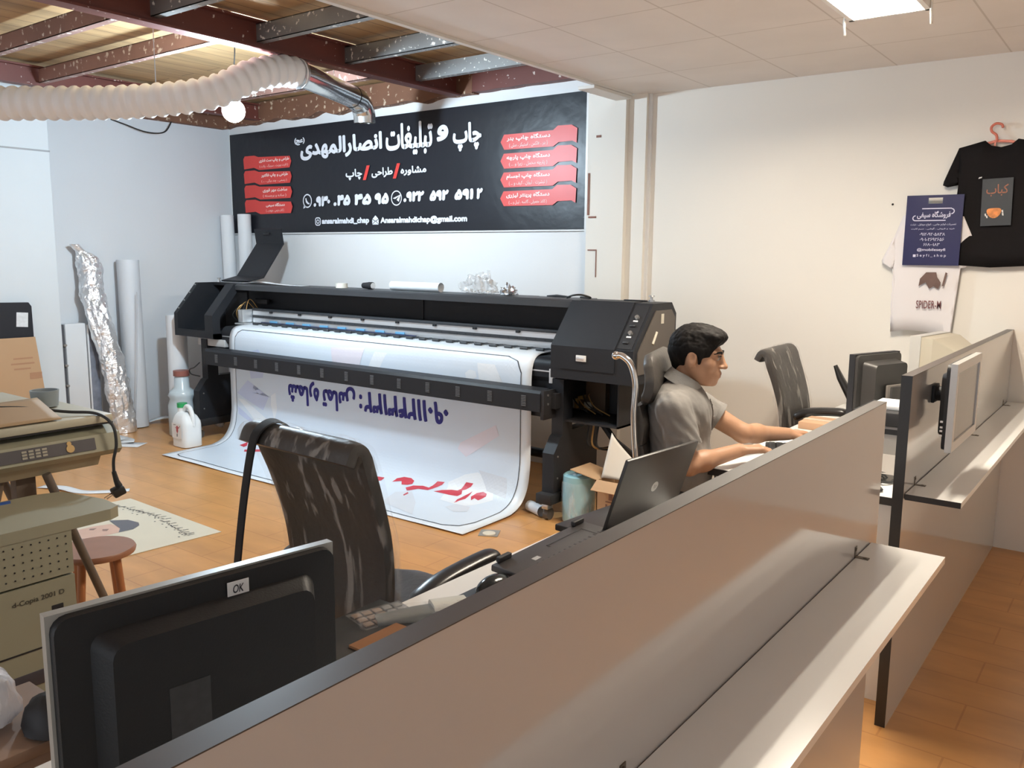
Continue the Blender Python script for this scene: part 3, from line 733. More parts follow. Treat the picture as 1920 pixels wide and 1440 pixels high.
# banner lettering
btext(fa('چاپ'), .701, .771, .640, .867, M_let, .022)
btext('و', .660, .690, .735, .868, M_let, .03)
btext(fa('تبلیغات'), .522, .650, .646, .920, M_let, .022)
btext(fa('انصارالمهدی'), .257, .512, .677, .873, M_let, .026)
btext(fa('(عج)'), .238, .273, .825, .895, M_let, .01)
btext(fa('مشاوره'), .563, .633, .475, .555, M_let, .01)
btext(fa('طراحی'), .480, .541, .472, .560, M_let, .01)
btext(fa('چاپ'), .402, .452, .465, .565, M_let, .01)
for a, b2, c_, d3 in ((.541, .457, .562, .585), (.454, .460, .475, .587)):
    bpoly([(a, b2), (a+.009, b2), (c_, d3), (c_-.009, d3)], M_rib, 'red_slash')
for sv, a, b2 in (('.۹۳۰', .297, .352), ('.۴۵', .362, .415), ('۴۵', .428, .478), ('۹۵', .488, .529), ('.۹۲۲', .570, .627), ('۵۹۲', .641, .691), ('۵۹۱', .705, .752), ('۲', .760, .775)):
    btext(sv, a, b2, .240+.01*(a > .5), .340, M_let, .03, .15)
btext('ansaralmahdi_chap', .323, .471, .062, .130, M_let, .012)
btext('Ansaralmahdichap@gmail.com', .504, .737, .058, .128, M_let, .012)
AR = (BX1-BX0)/(BZ1-BZ0)
def ring2(cx, cy, r, wd, nm='icon'):
    b = B(); n = 28
    for k in range(n):
        a0, a1 = 2*pi*k/n, 2*pi*(k+1)/n
        b.quad(*[P2(cx+q*cos(a)/AR, cy+q*sin(a)) for q, a in ((r, a0), (r, a1), (r-wd, a1), (r-wd, a0))])
    return b
b = ring2(.2765, .298, .066, .012)
b.poly([P2(.262, .226), P2(.272, .240), P2(.265, .262)])
b.poly([P2(.2695, .322), P2(.2735, .325), P2(.2745, .305), P2(.2795, .282), P2(.2835, .278), P2(.2835, .264), P2(.277, .268), P2(.2715, .285)])
b.build('phone_icon', M_let, bn, smooth=False, recalc=False)
b = ring2(.5505, .288, .066, .010); b.poly([P2(.540, .287), P2(.5625, .318), P2(.5575, .255), P2(.551, .272), P2(.5585, .305), P2(.547, .280)])
b.build('paper_plane_icon', M_let, bn, smooth=False, recalc=False)
def rrect2(x0, x1, y0, y1, r, wd):
    """rounded-square outline strip"""
    b = B(); o_ = []; i_ = []
    for cx, cy, a0 in ((x1-r/AR, y1-r, 0), (x0+r/AR, y1-r, 90), (x0+r/AR, y0+r, 180), (x1-r/AR, y0+r, 270)):
        for k in range(6):
            a = rad(a0+18*k); o_.append((cx+r*cos(a)/AR, cy+r*sin(a))); q = max(r-wd, .001); i_.append((cx+q*cos(a)/AR, cy+q*sin(a)))
    n = len(o_)
    for k in range(n): b.quad(P2(*o_[k]), P2(*o_[(k+1) % n]), P2(*i_[(k+1) % n]), P2(*i_[k]))
    return b
b = rrect2(.301, .319, .062, .140, .024, .010)
n = 20
for k in range(n):
    a0, a1 = 2*pi*k/n, 2*pi*(k+1)/n
    b.quad(*[P2(.310+q*cos(a)/AR, .100+q*sin(a)) for q, a in ((.021, a0), (.021, a1), (.012, a1), (.012, a0))])
b.build('camera_icon', M_let, bn, smooth=False, recalc=False)
b = B(); b.poly([P2(.480, .062), P2(.499, .062), P2(.4895, .092)]); b.poly([P2(.480, .068), P2(.480, .108), P2(.4875, .092)]); b.poly([P2(.499, .068), P2(.499, .108), P2(.4915, .092)]); b.poly([P2(.481, .113), P2(.4895, .144), P2(.498, .113), P2(.4895, .094)])
b.build('envelope_icon', M_let, bn, smooth=False, recalc=False)
Rt = [(.816, 0), (.8235, .056), (.931, .056), (.941, .086), (.969, .083), (.981, .054), (.980, -.052), (.9715, -.034), (.9425, -.036), (.932, -.064), (.8245, -.060)]
for i, (l1, l2) in enumerate(((fa('دستگاه چاپ بنر'), fa('( بنر ، فلکس ، استیکر ، مش )')), (fa('دستگاه چاپ پارچه'), fa('( پارچه مخمل ، زبرا و ... )')),
                              (fa('دستگاه چاپ اجسام'), fa('( تیشرت ، لیوان ، کیف و ... )')), (fa('دستگاه پرینتر لیزری'), fa('( کاغذ معمولی ، گلاسه ، لیبل و ... )')))):
    cy = .684-.1455*i
    bpoly([(x, cy+y) for x, y in Rt], M_rib, 'red_ribbon', .0008)
    TY = 5.0995
    btext(l1, .830, .926, cy-.004, cy+.044, M_ribt, .006); btext(l2, .836, .920, cy-.050, cy-.014, M_ribt); TY = 5.1015
Lt = [(.2255, 0), (.2205, .050), (.108, .066), (.093, .084), (.057, .084), (.0515, .056), (.0535, -.044), (.091, -.036), (.110, -.062), (.219, -.060)]
for i, (l1, l2) in enumerate(((fa('طراحی و چاپ ست اداری'), fa('( کارت ویزیت ، سربرگ ، پاکت )')), (fa('طراحی و چاپ فاکتور'), fa('( رسمی ، چند برگی ، ... )')),
                              (fa('ساخت مهر فوری'), fa('( ساده و برجسته )')), (fa('دستگاه سیمی'), fa('( کتاب درسی ، جزوه و ... )')))):
    cy = .686-.1455*i
    bpoly([(x, cy+y) for x, y in Lt], M_rib, 'red_ribbon', .0008)
    TY = 5.0995; hw = (.054, .048, .044, .034)[i]
    btext(l1, .165-hw, .165+hw, cy+.002, cy+.044, M_ribt, .006); btext(l2, .163-hw*.95, .163+hw*.95, cy-.046, cy-.014, M_ribt); TY = 5.1015

# ================================================================== hose and duct
hs = thing('ventilation_duct', 'white ribbed flexible hose joined to a shiny metal elbow under the timber ceiling', 'duct', (-4.6, 3.2, 2.4))
hp = spline([(-5.75, 1.75, 2.33), (-5.25, 2.22, 2.355), (-4.83, 2.60, 2.372), (-4.55, 2.83, 2.40), (-4.40, 3.02, 2.455), (-4.34, 3.22, 2.565), (-4.335, 3.42, 2.625), (-4.345, 3.56, 2.635)], 60)
acc = [0.0]
for i in range(1, len(hp)): acc.append(acc[-1]+(hp[i]-hp[i-1]).length)
pit_ = .066
fine = []; rr = []
def on(d):
    i = 0
    while i < len(acc)-2 and acc[i+1] < d: i += 1
    return hp[i].lerp(hp[i+1], (d-acc[i])/(acc[i+1]-acc[i]))
nst = int(acc[-1]/(pit_/9))
for i in range(nst+1):
    d = acc[-1]*i/nst; fine.append(on(d)); ph = (d/pit_) % 1.0; rr.append(.0785+.016*(math.sin(pi*ph)**.6 if ph < .62 else math.sin(pi*ph)*.8))
B().tube(fine, rr, 36, False).build('flexible_hose', mat('white ribbed plastic', (.86, .86, .86), .45), hs, ang=60)
M_duct = mat('shiny galvanised duct', (.66, .67, .66), .18, .95, var=.12, vscale=8, bump=.15, bscale=14)
ep = [(-4.345, 3.52, 2.635), (-4.36, 3.62, 2.63), (-4.50, 3.98, 2.625), (-4.62, 4.28, 2.62)]
B().tube(ep, .074, 28, False).build('duct_pipe', M_duct, hs, ang=30)
el = [V((-4.60, 4.23, 2.62)), V((-4.63, 4.31, 2.612)), V((-4.65, 4.37, 2.58)), V((-4.66, 4.40, 2.53)), V((-4.662, 4.405, 2.47))]
B().tube(el, [.077, .079, .079, .079, .077], 28, False).build('duct_elbow', M_duct, hs, ang=15)
B().tube([(-4.345, 3.535, 2.634), (-4.352, 3.575, 2.632)], .088, 28, False).build('hose_clamp', M_steel, hs)
for p in ((-4.62, 2.775, 2.40), (-4.50, 3.98, 2.70)):
    B().tube([(p[0], p[1], p[2]+(.07 if p[2] < 2.6 else -.005)), (p[0], p[1], 2.912)], .003, 6).build('hanger_wire', M_steel, hs)
B().tube(spline([(-7.302, 3.95, 2.66), (-7.27, 4.05, 2.63), (-7.22, 4.22, 2.58), (-7.23, 4.40, 2.60), (-7.25, 4.50, 2.72)], 8), .006, 6).build('loose_wire', M_rub); 
tag(bpy.data.objects['loose_wire'], 'thin dark wire drooping from the beam at the top of the left wall', 'wire')

# ================================================================== things along the left wall
def roll(name, label, base, top, r, m, group='white rolls of printing stock', r2=None, hollow=True):
    t = thing(name, label, 'roll', base, 0, group)
    a, c = V(base), V(top); d = (c-a)
    b = B(); n = 26; R = []
    for k in range(13): R.append((a+d*k/12, r+((r2 or r)-r)*k/12))
    b.tube([p for p, _ in R], [q for _, q in R], n, False)
    e = d.normalized()
    b.tube([c-e*.001, c-e*.05], [(r2 or r)*1.0, (r2 or r)*.93], n, False)
    b.tube([c-e*.05, a+e*.02], [(r2 or r)*.93, r*.93], n, False)
    b.tube([a, a+e*.02], [r, r*.93], n, False)
    b.build('paper', m, t)
    return t
M_paper = mat('white paper', (.76, .78, .80), .55, var=.02); M_pgrey = mat('grey white vinyl', (.66, .69, .73), .45, var=.03)
tall = roll('paper_roll', 'tall white loosely wound roll leaning on the left wall beside the foil roll', (-7.15, 3.955, .005), (-7.195, 3.97, 1.47), .092, M_pgrey)
sp_ = [V((-7.035, 3.95+.0, 1.20)), V((-7.03, 3.93, .9)), V((-7.02, 3.90, .5)), V((-7.028, 3.87, .1))]
B().tube(sp_, .0035, 6).build('sheet_edge', mat('grey sheet edge', (.42, .43, .46), .6), tall)
roll('paper_roll', 'knee-high white roll standing behind the green-capped jug', (-6.80, 4.16, .005), (-6.83, 4.18, 1.0), .085, M_paper)
roll('paper_roll', 'leftmost of the two tall rolls in the corner, touching the banner edge', (-7.06, 4.93, .005), (-7.19, 4.985, 1.89), .062, M_paper, )
roll('paper_roll', 'tall white roll in the corner standing in front of the banner lettering', (-6.93, 5.0, .005), (-6.99, 5.035, 1.90), .062, M_paper)
roll('paper_roll', 'short white roll standing behind the printer leg', (-6.47, 4.82, .005), (-6.47, 4.84, .78), .09, M_paper)
roll('plastic_tube', 'clear plastic film roll leaning diagonally behind the printer leg', (-6.62, 4.40, .02), (-6.38, 4.66, .80), .06, film_mat('clear film', .30))
# foil roll
t = thing('foil_roll', 'tall bent roll of crinkled silver foil insulation against the left wall', 'roll', (-7.16, 3.72, 0))
M_foil = mat('crinkled silver foil', (.93, .94, .96), .30, .82, var=.05, bump=1.0, bscale=34)
pts = spline([(-7.02, 3.77, .004), (-7.03, 3.74, .3), (-7.06, 3.71, .6), (-7.12, 3.655, .96), (-7.18, 3.64, 1.18), (-7.21, 3.645, 1.38), (-7.21, 3.62, 1.50), (-7.215, 3.56, 1.56), (-7.215, 3.53, 1.60)], 14)
b = B(); R = []
for i, p in enumerate(pts):
    f = i/(len(pts)-1); r = (.098-.006*f) if f < .72 else (.094-.055*min(1, (f-.72)/.12)); n = 46
    r = max(r, .026); ring = []
    for k in range(n):
        a = 2*pi*k/n; q = V((cos(a)*2, sin(a)*2, p.z*7)); e = 1+.20*noise.noise(q)+.12*noise.noise(q*2.6)+.06*noise.noise(q*6)
        ring.append(V((max(p.x+r*.8*cos(a)*e, -7.296), p.y+r*sin(a)*e, p.z)))
    R.append(ring)
b.rings(R).build('foil', M_foil, t, ang=25)
# white slabs and picture print beside the column
t = thing('foam_panel', 'white boxed panel standing on edge between the column and the foil roll', 'panel', (-7.2, 3.44, 0))
B().box((-7.28, 3.39, 0), (-7.18, 3.56, .945), .004).build('panel', M_paper, t)
B().box((-7.29, 3.36, 0), (-7.20, 3.388, .94)).build('dark_edge', mat('dark grey card', (.09, .09, .10), .7), t, smooth=False)
b = B()
for k in range(4): b.box((-7.205, 3.372, .25+.17*k), (-7.178, 3.40, .27+.17*k), .006)
b.build('tape_tabs', mat('brown tape', (.30, .27, .24), .5), t)
t = thing('photo_print', 'grey photographic print on board leaning beside the white boxed panel', 'print', (-7.17, 3.60, 0))
B().box((-7.19, 3.565, .01), (-7.165, 3.655, .93), .002).build('board', M_paper, t)
B().box((-7.166, 3.575, .05), (-7.1635, 3.65, .90)).build('picture', mat('grey cloudy print', (.20, .22, .27), .35, var=.9, vscale=9), t, smooth=False)
# black panel and brown cardboard leaning on the column
t = thing('black_board', 'black board with a white sticker leaning on the white column', 'board', (-6.93, 2.8, 0))
B().prism([(2.45, 0), (3.035, 0), (3.03, 1.12), (3.01, 1.15), (2.45, 1.165)], 'x', -6.955, -6.93).build('board', mat('black lacquer board', (.012, .013, .018), .35), t, smooth=False)
B().box((-.042, -.055, 0), (.042, .055, .001), M=frame((-6.929, 2.955, 1.02), (0, 1, -.08), (0, .08, 1))).build('sticker', mat('white sticker', (.70, .72, .74), .5, var=.2, vscale=40), t, smooth=False)
t = thing('cardboard_sheet', 'brown cardboard sheet leaning against the black board', 'cardboard', (-6.88, 2.7, 0))
B().prism([(2.45, 0), (3.12, 0), (3.03, .885), (2.45, .89)], 'x', -6.915, -6.905).build('sheet', mat('brown cardboard', (.50, .32, .18), .7, var=.06, vscale=3), t, smooth=False)
b = B()
for k, (y0, z0, w_, h_) in enumerate(((2.86, .72, .14, .012), (2.84, .68, .17, .012), (2.86, .64, .12, .012), (2.97, .56, .09, .05))): b.box((-6.905, y0, z0), (-6.9035, y0+w_, z0+h_))
b.build('printing', mat('red brown printing', (.42, .23, .13), .7), t, smooth=False)
# jugs
def jug(name, label, x, y, sx, sy, h, m, capm, lab):
    t = thing(name, label, 'jug', (x, y, 0))
    b = B(); R = []
    pr_ = [(0, .90), (.02, 1), (.52, 1), (.60, .97), (.72, .78), (.80, .50)]
    for z, s_ in pr_:
        ring = []
        for k in range(28):
            a = 2*pi*k/28; ca, sa = cos(a), sin(a); e = .5
            ring.append(V((x-.0*(1-s_)+sx*s_*math.copysign(abs(ca)**e, ca)-(1-s_)*sx*.35, y+sy*s_*math.copysign(abs(sa)**e, sa), z*h)))
        R.append(ring)
    b.rings(R)
    b.cyl((x-sx*.52, y, h*.78), (x-sx*.52, y, h*.90), sx*.34, n=18)
    b.build('body', m, t, ang=50)
    B().tube(spline([(x-sx*.30, y, h*.82), (x+sx*.10, y, h*.94), (x+sx*.55, y, h*.90), (x+sx*.86, y, h*.70), (x+sx*.90, y, h*.50)], 8), sx*.17, 12).build('handle', m, t)
    B().cyl((x-sx*.52, y, h*.90), (x-sx*.52, y, h), sx*.38, n=18).build('cap', capm, t, label=lab)
    return t
M_jug = mat('milky plastic', (.78, .80, .80), .35)
t = jug('plastic_jug', 'white plastic jug with a green cap standing on the floor by the printer', -6.13, 3.80, .105, .085, .345, M_jug, mat('green cap', (.02, .33, .10), .4), 'green cap')
Mj = frame((-6.135, 3.712, .135), (1, 0, 0), (0, 0, 1))
B().box((-.065, -.06, 0), (.065, .06, .001), M=Mj).build('label_sticker', M_wht, t, smooth=False)
b = B()
for p in ([(.0, .04), (.02, .045), (.022, 0), (.01, -.02), (-.002, .0)], [(.02, .03), (.045, .04), (.03, .02)], [(-.005, .02), (-.02, .03), (-.005, .03)]): b.poly([Mj @ V((x, y, .0022)) for x, y in p])
b.build('red_print', mat('red label print', (.45, .05, .06), .5), t, smooth=False, recalc=False)
b = B()
for p in ([(.003, -.02), (.012, -.02), (.010, -.045), (.0, -.045)], [(.04, .035), (.052, .045), (.04, .045)], [(-.04, .045), (-.008, .048), (-.008, .052), (-.04, .049)]): b.poly([Mj @ V((x, y, .0022)) for x, y in p])
b.build('black_print', M_ink, t, smooth=False, recalc=False)
t = thing('water_bottle', 'big translucent bottle with a brown cap behind the green-capped jug', 'bottle', (-6.53, 4.02, 0))
B().lathe([(.10, 0), (.118, .015), (.118, .26), (.10, .32), (.115, .345), (.10, .38), (.062, .41), (.058, .50), (.05, .51)], (-6.53, 4.02, 0), 30).build('body', mat('translucent blue plastic', (.50, .58, .62), .2), t, ang=60)
B().cyl((-6.53, 4.02, .51), (-6.53, 4.02, .555), .066, n=20).build('cap', mat('brown cap', (.25, .09, .07), .45), t, label='brown cap')
# crumpled paper along the wall
def paper_ribbon(name, label, pts, wd, m, axis=(0, 0, 1), cat='paper'):
    P_ = spline(pts, 8); b = B(); R = []
    for i, p in enumerate(P_):
        t_ = (P_[min(i+1, len(P_)-1)]-P_[max(i-1, 0)]).normalized(); s_ = t_.cross(V(axis)).normalized()
        R.append([p+s_*wd/2, p-s_*wd/2])
    b.rings(R, False, False); o = b.build(name, m, smooth=True, ang=70); o.modifiers.new('t', 'SOLIDIFY').thickness = .0015
    return tag(o, label, cat)
paper_ribbon('paper_offcut', 'curled white offcut lying at the foot of the left wall', [(-7.22, 4.10, .02), (-7.15, 4.22, .05), (-7.10, 4.36, .015), (-7.0, 4.55, .03), (-6.98, 4.75, .01)], .12, M_paper)
paper_ribbon('paper_offcut', 'small curled white scrap on the floor in front of the foil roll', [(-6.80, 3.42, .004), (-6.68, 3.47, .05), (-6.60, 3.52, .03), (-6.55, 3.50, .006), (-6.42, 3.58, .004)], .16, M_paper)
paper_ribbon('paper_offcut', 'narrow white strip on the floor behind the hanging plug', [(-5.78, 2.50, .004), (-5.62, 2.56, .012), (-5.45, 2.60, .004), (-5.33, 2.70, .004), (-5.25, 2.82, .004)], .07, M_paper)
# poster on the floor
t = thing('floor_poster', 'cream portrait poster lying flat on the floor beside the wooden stool', 'poster', (-4.55, 2.4, 0))
A_, B_ = V((-5.06, 2.72, 0)), V((-4.05, 2.69, 0)); C_ = V((-4.10, 2.06, 0)); D_ = A_+(C_-B_)
b = B(); b.prism([(q.x, q.y) for q in (A_, B_, C_, D_)], 'z', .001, .004); b.build('sheet', mat('cream poster paper', (.66, .60, .47), .4, var=.03), t, smooth=False)
def flpoly(nm, pts, m, z=.0048): return B().poly([V((x, y, z)) for x, y in pts]).build(nm, m, t, smooth=False, recalc=False)
flpoly('portrait_face', [(-4.70, 2.14), (-4.686, 2.293), (-4.656, 2.378), (-4.558, 2.38), (-4.475, 2.327), (-4.482, 2.263), (-4.492, 2.227), (-4.421, 2.172), (-4.423, 2.116), (-4.525, 2.10)], mat('printed skin', (.62, .40, .31), .4, var=.10, vscale=14))
flpoly('portrait_hair', [(-4.722, 2.404), (-4.65, 2.478), (-4.556, 2.49), (-4.507, 2.466), (-4.467, 2.407), (-4.475, 2.327), (-4.535, 2.367)], mat('printed dark hair', (.10, .10, .12), .4), .0054)
flpoly('portrait_beard', [(-4.56, 2.11), (-4.524, 2.15), (-4.49, 2.195), (-4.495, 2.224), (-4.43, 2.172), (-4.423, 2.116)], mat('printed grey beard', (.33, .30, .32), .4), .0054)
for p in ([(-4.60, 2.30), (-4.575, 2.325), (-4.55, 2.30), (-4.57, 2.285)], [(-4.66, 2.26), (-4.64, 2.29), (-4.62, 2.26), (-4.64, 2.245)]): flpoly('portrait_eye', p, mat('printed eye shadow', (.25, .15, .12), .4), .0054)
b = B(); arc = spline([(-5.027, 2.549, .005), (-4.937, 2.586, .005), (-4.785, 2.60, .005), (-4.674, 2.612, .005), (-4.519, 2.605, .005), (-4.359, 2.575, .005), (-4.212, 2.54, .005), (-4.13, 2.53, .005)], 9)
rs = random.Random(3)
for i in range(len(arc)-1):
    p = arc[i]; q = arc[i+1]; a = rs.uniform(-.02, .02)
    mid = (p+q)/2+V((a*.4, a, 0)); b.poly([p, mid+V((0, -.006, 0)), q, mid+V((0, .006, 0))])
    if i % 3 == 0: b.poly([mid+V((0, .006, 0)), mid+V((.012, .035, 0)), mid+V((.018, .034, 0)), mid+V((.008, .004, 0))])
    if i % 4 == 1: b.poly([mid+V((-.01, -.028, 0)), mid+V((-.002, -.034, 0)), mid+V((.004, -.026, 0)), mid+V((-.004, -.02, 0))])
b.build('calligraphy', M_ink, t, smooth=False, recalc=False)
# floor drain
t = thing('floor_drain', 'small square floor drain with a white round cap in the tiles before the printer', 'drain', (-2.87, 3.61, 0))
B().box((-.055, -.055, 0), (.055, .055, .004), .001, M=Matrix.Translation((-2.87, 3.61, 0)) @ Matrix.Rotation(.5, 4, 'Z')).build('frame', mat('grey drain frame', (.28, .27, .25), .5), t)
B().cyl((-2.86, 3.595, .004), (-2.86, 3.595, .009), .036, n=24).build('cap', mat('cream plug', (.70, .64, .52), .4), t)

# ================================================================== things lying on the printer hood
HZ = 1.2855
def top(name, label, cat, x, y): return thing(name, label, cat, (x, y, HZ))
t = top('tape_roll', 'cream tape roll lying on the printer hood near the flipped lid', 'tape', -4.98, 4.44)
B().lathe([(.028, 0), (.045, 0), (.045, .035), (.028, .035), (.028, 0)], (-4.98, 4.44, HZ), 26, False).build('tape', mat('cream tape', (.70, .66, .58), .4), t, ang=50)
t = top('torch', 'short black torch lying on the printer hood beside the cream tape', 'torch', -4.66, 4.42)
B().cyl((-4.72, 4.42, HZ+.026), (-4.655, 4.415, HZ+.026), .020, .026).cyl((-4.655, 4.415, HZ+.026), (-4.615, 4.412, HZ+.026), .027).build('barrel', M_blk2, t)
B().cyl((-4.6155, 4.412, HZ+.026), (-4.609, 4.4115, HZ+.026), .023).build('lens', M_chrome, t)
roll('film_roll', 'white film roll lying along the top of the printer hood', (-4.44, 4.44, HZ+.033), (-3.96, 4.43, HZ+.033), .032, M_paper)
t = top('plastic_bag', 'crumpled clear plastic bag of small white parts on the printer hood', 'bag', -3.60, 4.42)
b = B(); n = 22
def blob(c, r, amp, sc, seed, n=22, flat=True):
    bb = B(); q = bmesh.ops.create_uvsphere(bb.bm, u_segments=n*2, v_segments=n, radius=1.0)
    for v in q['verts']:
        d = v.co.copy(); e = 1+amp*noise.noise(d*sc+V((seed, 0, 0)))+amp*.5*noise.noise(d*sc*2.3+V((seed, 5, 0)))
        z = d.z if (d.z > 0 or not flat) else d.z*.12
        v.co = V((c[0]+r[0]*d.x*e, c[1]+r[1]*d.y*e, c[2]+r[2]*z*e))
    return bb
blob((-3.60, 4.42, HZ+.018), (.135, .07, .115), .45, 2.2, 1).build('film', film_mat('clear bag', .22, col=(.55, .55, .55)), t)
for k in range(22):
    x, y = rs.uniform(-3.70, -3.50), rs.uniform(4.37, 4.46); a = rs.uniform(0, 3)
    B().box((-.012, -.005, 0), (.012, .005, .009), .002, M=Matrix.Translation((x, y, HZ+.004+rs.uniform(0, .028))) @ Matrix.Rotation(a, 4, 'Z')).build('small_part', M_wht, t)
blob((-3.36, 4.41, HZ+.010), (.06, .04, .05), .7, 2.5, 9, 14).build('silver_wrapper', mat('crumpled silver wrapper', (.62, .63, .65), .22, .9, bump=.6, bscale=30))
tag(bpy.data.objects['silver_wrapper'], 'small crumpled silver wrapper on the hood right of the plastic bag', 'wrapper')
t = top('utility_knife', 'thin black knife lying on the hood near the right housing', 'knife', -2.92, 4.42)
B().slab([(-3.06, 4.42, HZ+.009), (-2.99, 4.42, HZ+.012), (-2.89, 4.42, HZ+.008)], [.012, .024, .018], [.008, .016, .010], (0, 1, 0)).build('handle', M_blk2, t)
B().box((-3.12, 4.418, HZ+.004), (-3.05, 4.426, HZ+.007)).build('blade', M_steel, t, smooth=False)
B().tube(spline([(-2.90, 4.40, HZ+.006), (-2.84, 4.38, HZ+.022), (-2.79, 4.40, HZ+.025), (-2.76, 4.45, HZ+.007), (-2.84, 4.46, HZ+.007)], 8), .006, 8).build('cable_coil', M_rub)
tag(bpy.data.objects['cable_coil'], 'short loop of black cable on top of the printer near the right housing', 'cable')
for i, (x, y, lab) in enumerate(((-2.34, 4.44, 'small steel bolt standing on the far right top of the printer'), (-6.60, 4.47, 'small steel bolt standing on the left top of the printer'))):
    b = B().cyl((x, y, HZ), (x, y, HZ+.012), .018, n=6).cyl((x, y, HZ+.012), (x, y, HZ+.03), .008, n=10).cyl((x, y, HZ+.03), (x, y, HZ+.038), .02, .016, n=12)
    tag(b.build('bolt', M_steel), lab, 'bolt')
t = top('flat_wrench', 'flat dark tool lying on the right housing beside the bolt', 'tool', -2.46, 4.44)
B().box((-2.52, 4.43, HZ), (-2.37, 4.45, HZ+.008), .003).build('bar', M_blk2, t)
paper_ribbon('paper_offcut', 'crumpled white offcut on the hood right of the flipped lid', [(-6.15, 4.42, HZ+.004), (-5.95, 4.44, HZ+.02), (-5.80, 4.43, HZ+.012), (-5.6, 4.44, HZ+.003), (-5.40, 4.43, HZ+.003)], .08, M_paper)

# ================================================================== by the right printer leg
t = thing('wrapped_roll', 'pale blue roll in clear plastic standing before the cardboard box', 'roll', (-2.60, 4.11, 0))
B().lathe([(.08, .004), (.093, .01), (.096, .15), (.093, .28), (.08, .29)], (-2.60, 4.11, 0), 30).build('roll', mat('pale blue rolled film', (.30, .56, .64), .3, var=.12), t, ang=50)
b = B(); R = []
for j in range(15):
    z = .002+.30*j/14; ring = []
    for k in range(48):
        a = 2*pi*k/48; r = .1015+.004*noise.noise(V((cos(a)*3, sin(a)*3, z*14)))-(.05*max(0, (j-11)/3))
        ring.append(V((-2.60+r*cos(a), 4.11+r*sin(a), z)))
    R.append(ring)
b.rings(R, True, False).build('plastic_wrap', film_mat('roll wrap', .12, streak=30), t)
t = thing('cardboard_box', 'open brown cardboard box beside the blue wrapped roll', 'box', (-2.31, 4.12, 0))
Mc = mat('brown cardboard', (.50, .32, .18), .7)
b = B(); x0, x1, y0, y1, h = -2.425, -2.20, 4.02, 4.22, .30
for a, c in (((x0, y0, 0), (x1, y1, .004)), ((x0, y0, 0), (x0+.005, y1, h)), ((x1-.005, y0, 0), (x1, y1, h)), ((x0, y0, 0), (x1, y0+.005, h)), ((x0, y1-.005, 0), (x1, y1, h))): b.box(a, c)
b.build('box_body', Mc, t, smooth=False)
for q in (((x0, y0, h), (x0, y1, h), (x0-.17, y1, h+.035), (x0-.18, y0, h+.032)), ((x0, y0, h), (x1, y0, h), (x1+.01, y0-.05, h-.05), (x0-.01, y0-.05, h-.05))):
    fl = B().quad(*q).build('flap', Mc, t, smooth=False); fl.modifiers.new('t', 'SOLIDIFY').thickness = .004
b = B()
for p in ((0, 0, .012, .09), (.05, 0, .062, .09), (0, .10, .062, .108), (.02, .115, .045, .15)): b.box((x0+.06+p[0], y0-.0015, .08+p[1]), (x0+.06+p[2], y0, .08+p[3]))
b.build('printing', mat('dark box printing', (.22, .12, .08), .7), t, smooth=False)
b = B()
def shf(u, v): 
    x = -2.42+.30*u; y = 4.06-.03*v+.02*sin(u*3); z = .305+.08*v+.17*(1-u)**3*v+.02*sin(u*5)*v
    return V((x+.02*v, y+.10*v*(1-.5*u)+.0, z))
o = b.grid(shf, 18, 10).build('bent_paper', mat('cream paper', (.74, .70, .62), .6), ang=80); o.modifiers.new('t', 'SOLIDIFY').thickness = .0015
tag(o, 'bent cream paper sheet standing up out of the cardboard box', 'paper')
blob((-2.42, 3.93, .006), (.06, .04, .03), .6, 3, 4, 12).build('plastic_scrap', film_mat('scrap film', .5)); tag(bpy.data.objects['plastic_scrap'], 'crumpled clear plastic scrap on the floor before the cardboard box', 'plastic scrap')
roll('paper_roll', 'short white roll lying on the floor by the right printer castor', (-2.945, 4.10, .034), (-2.815, 4.045, .034), .033, M_paper)
B().cyl((-2.3, 4.72, 0), (-2.3, 4.72, .80), .075, n=24).build('plastic_drum', mat('pale tan drum', (.62, .54, .42), .4)); tag(bpy.data.objects['plastic_drum'], 'pale upright tube standing on the floor behind the right end of the printer', 'tube')

# ================================================================== t-shirts and bag on the wall
def cloth(name, pts, y, m, parent, amp=.012, th=.014, sc=7, sub=3, fold=0.0):
    bb = B(); vs = [bb.bm.verts.new((x, y, z)) for x, z in pts]; bb.bm.faces.new(vs)
    for _ in range(sub):
        bmesh.ops.triangulate(bb.bm, faces=bb.bm.faces)
        bmesh.ops.subdivide_edges(bb.bm, edges=[e for e in bb.bm.edges if e.calc_length() > .03], cuts=1)
    bmesh.ops.triangulate(bb.bm, faces=bb.bm.faces)
    for v in bb.bm.verts:
        c = v.co; v.co = V((c.x, c.y-amp-amp*noise.noise(V((c.x*sc, 2, c.z*sc*.4)))-fold*abs(sin(c.x*30)), c.z))
    for f in bb.bm.faces:
        pass
    bmesh.ops.recalc_face_normals(bb.bm, faces=bb.bm.faces)
    o = bb.build(name, m, parent, ang=80, recalc=False)
    s = o.modifiers.new('t', 'SOLIDIFY'); s.thickness = th; s.offset = 0
    return o
M_bshirt = mat('black cotton', (.008, .007, .0075), .9, spec=.12); M_wshirt = mat('white cotton', (.76, .72, .72), .85, var=.02)
t = thing('black_shirt', 'black t-shirt with a dark food print hanging on the far wall', 't-shirt', (-.72, 5.12, 1.5))
cx = -.722
half = [(.075, 2.155), (.195, 2.125), (.255, 1.955), (.258, 1.935), (.235, 1.925), (.185, 1.935), (.165, 1.80), (.16, 1.515)]
ol = [(cx-x, z) for x, z in half]+[(cx, 1.505)]+[(cx+x, z) for x, z in half[::-1]]+[(cx+.045, 2.128), (cx, 2.118), (cx-.045, 2.128)]
cloth('shirt', ol, 5.132, M_bshirt, t)
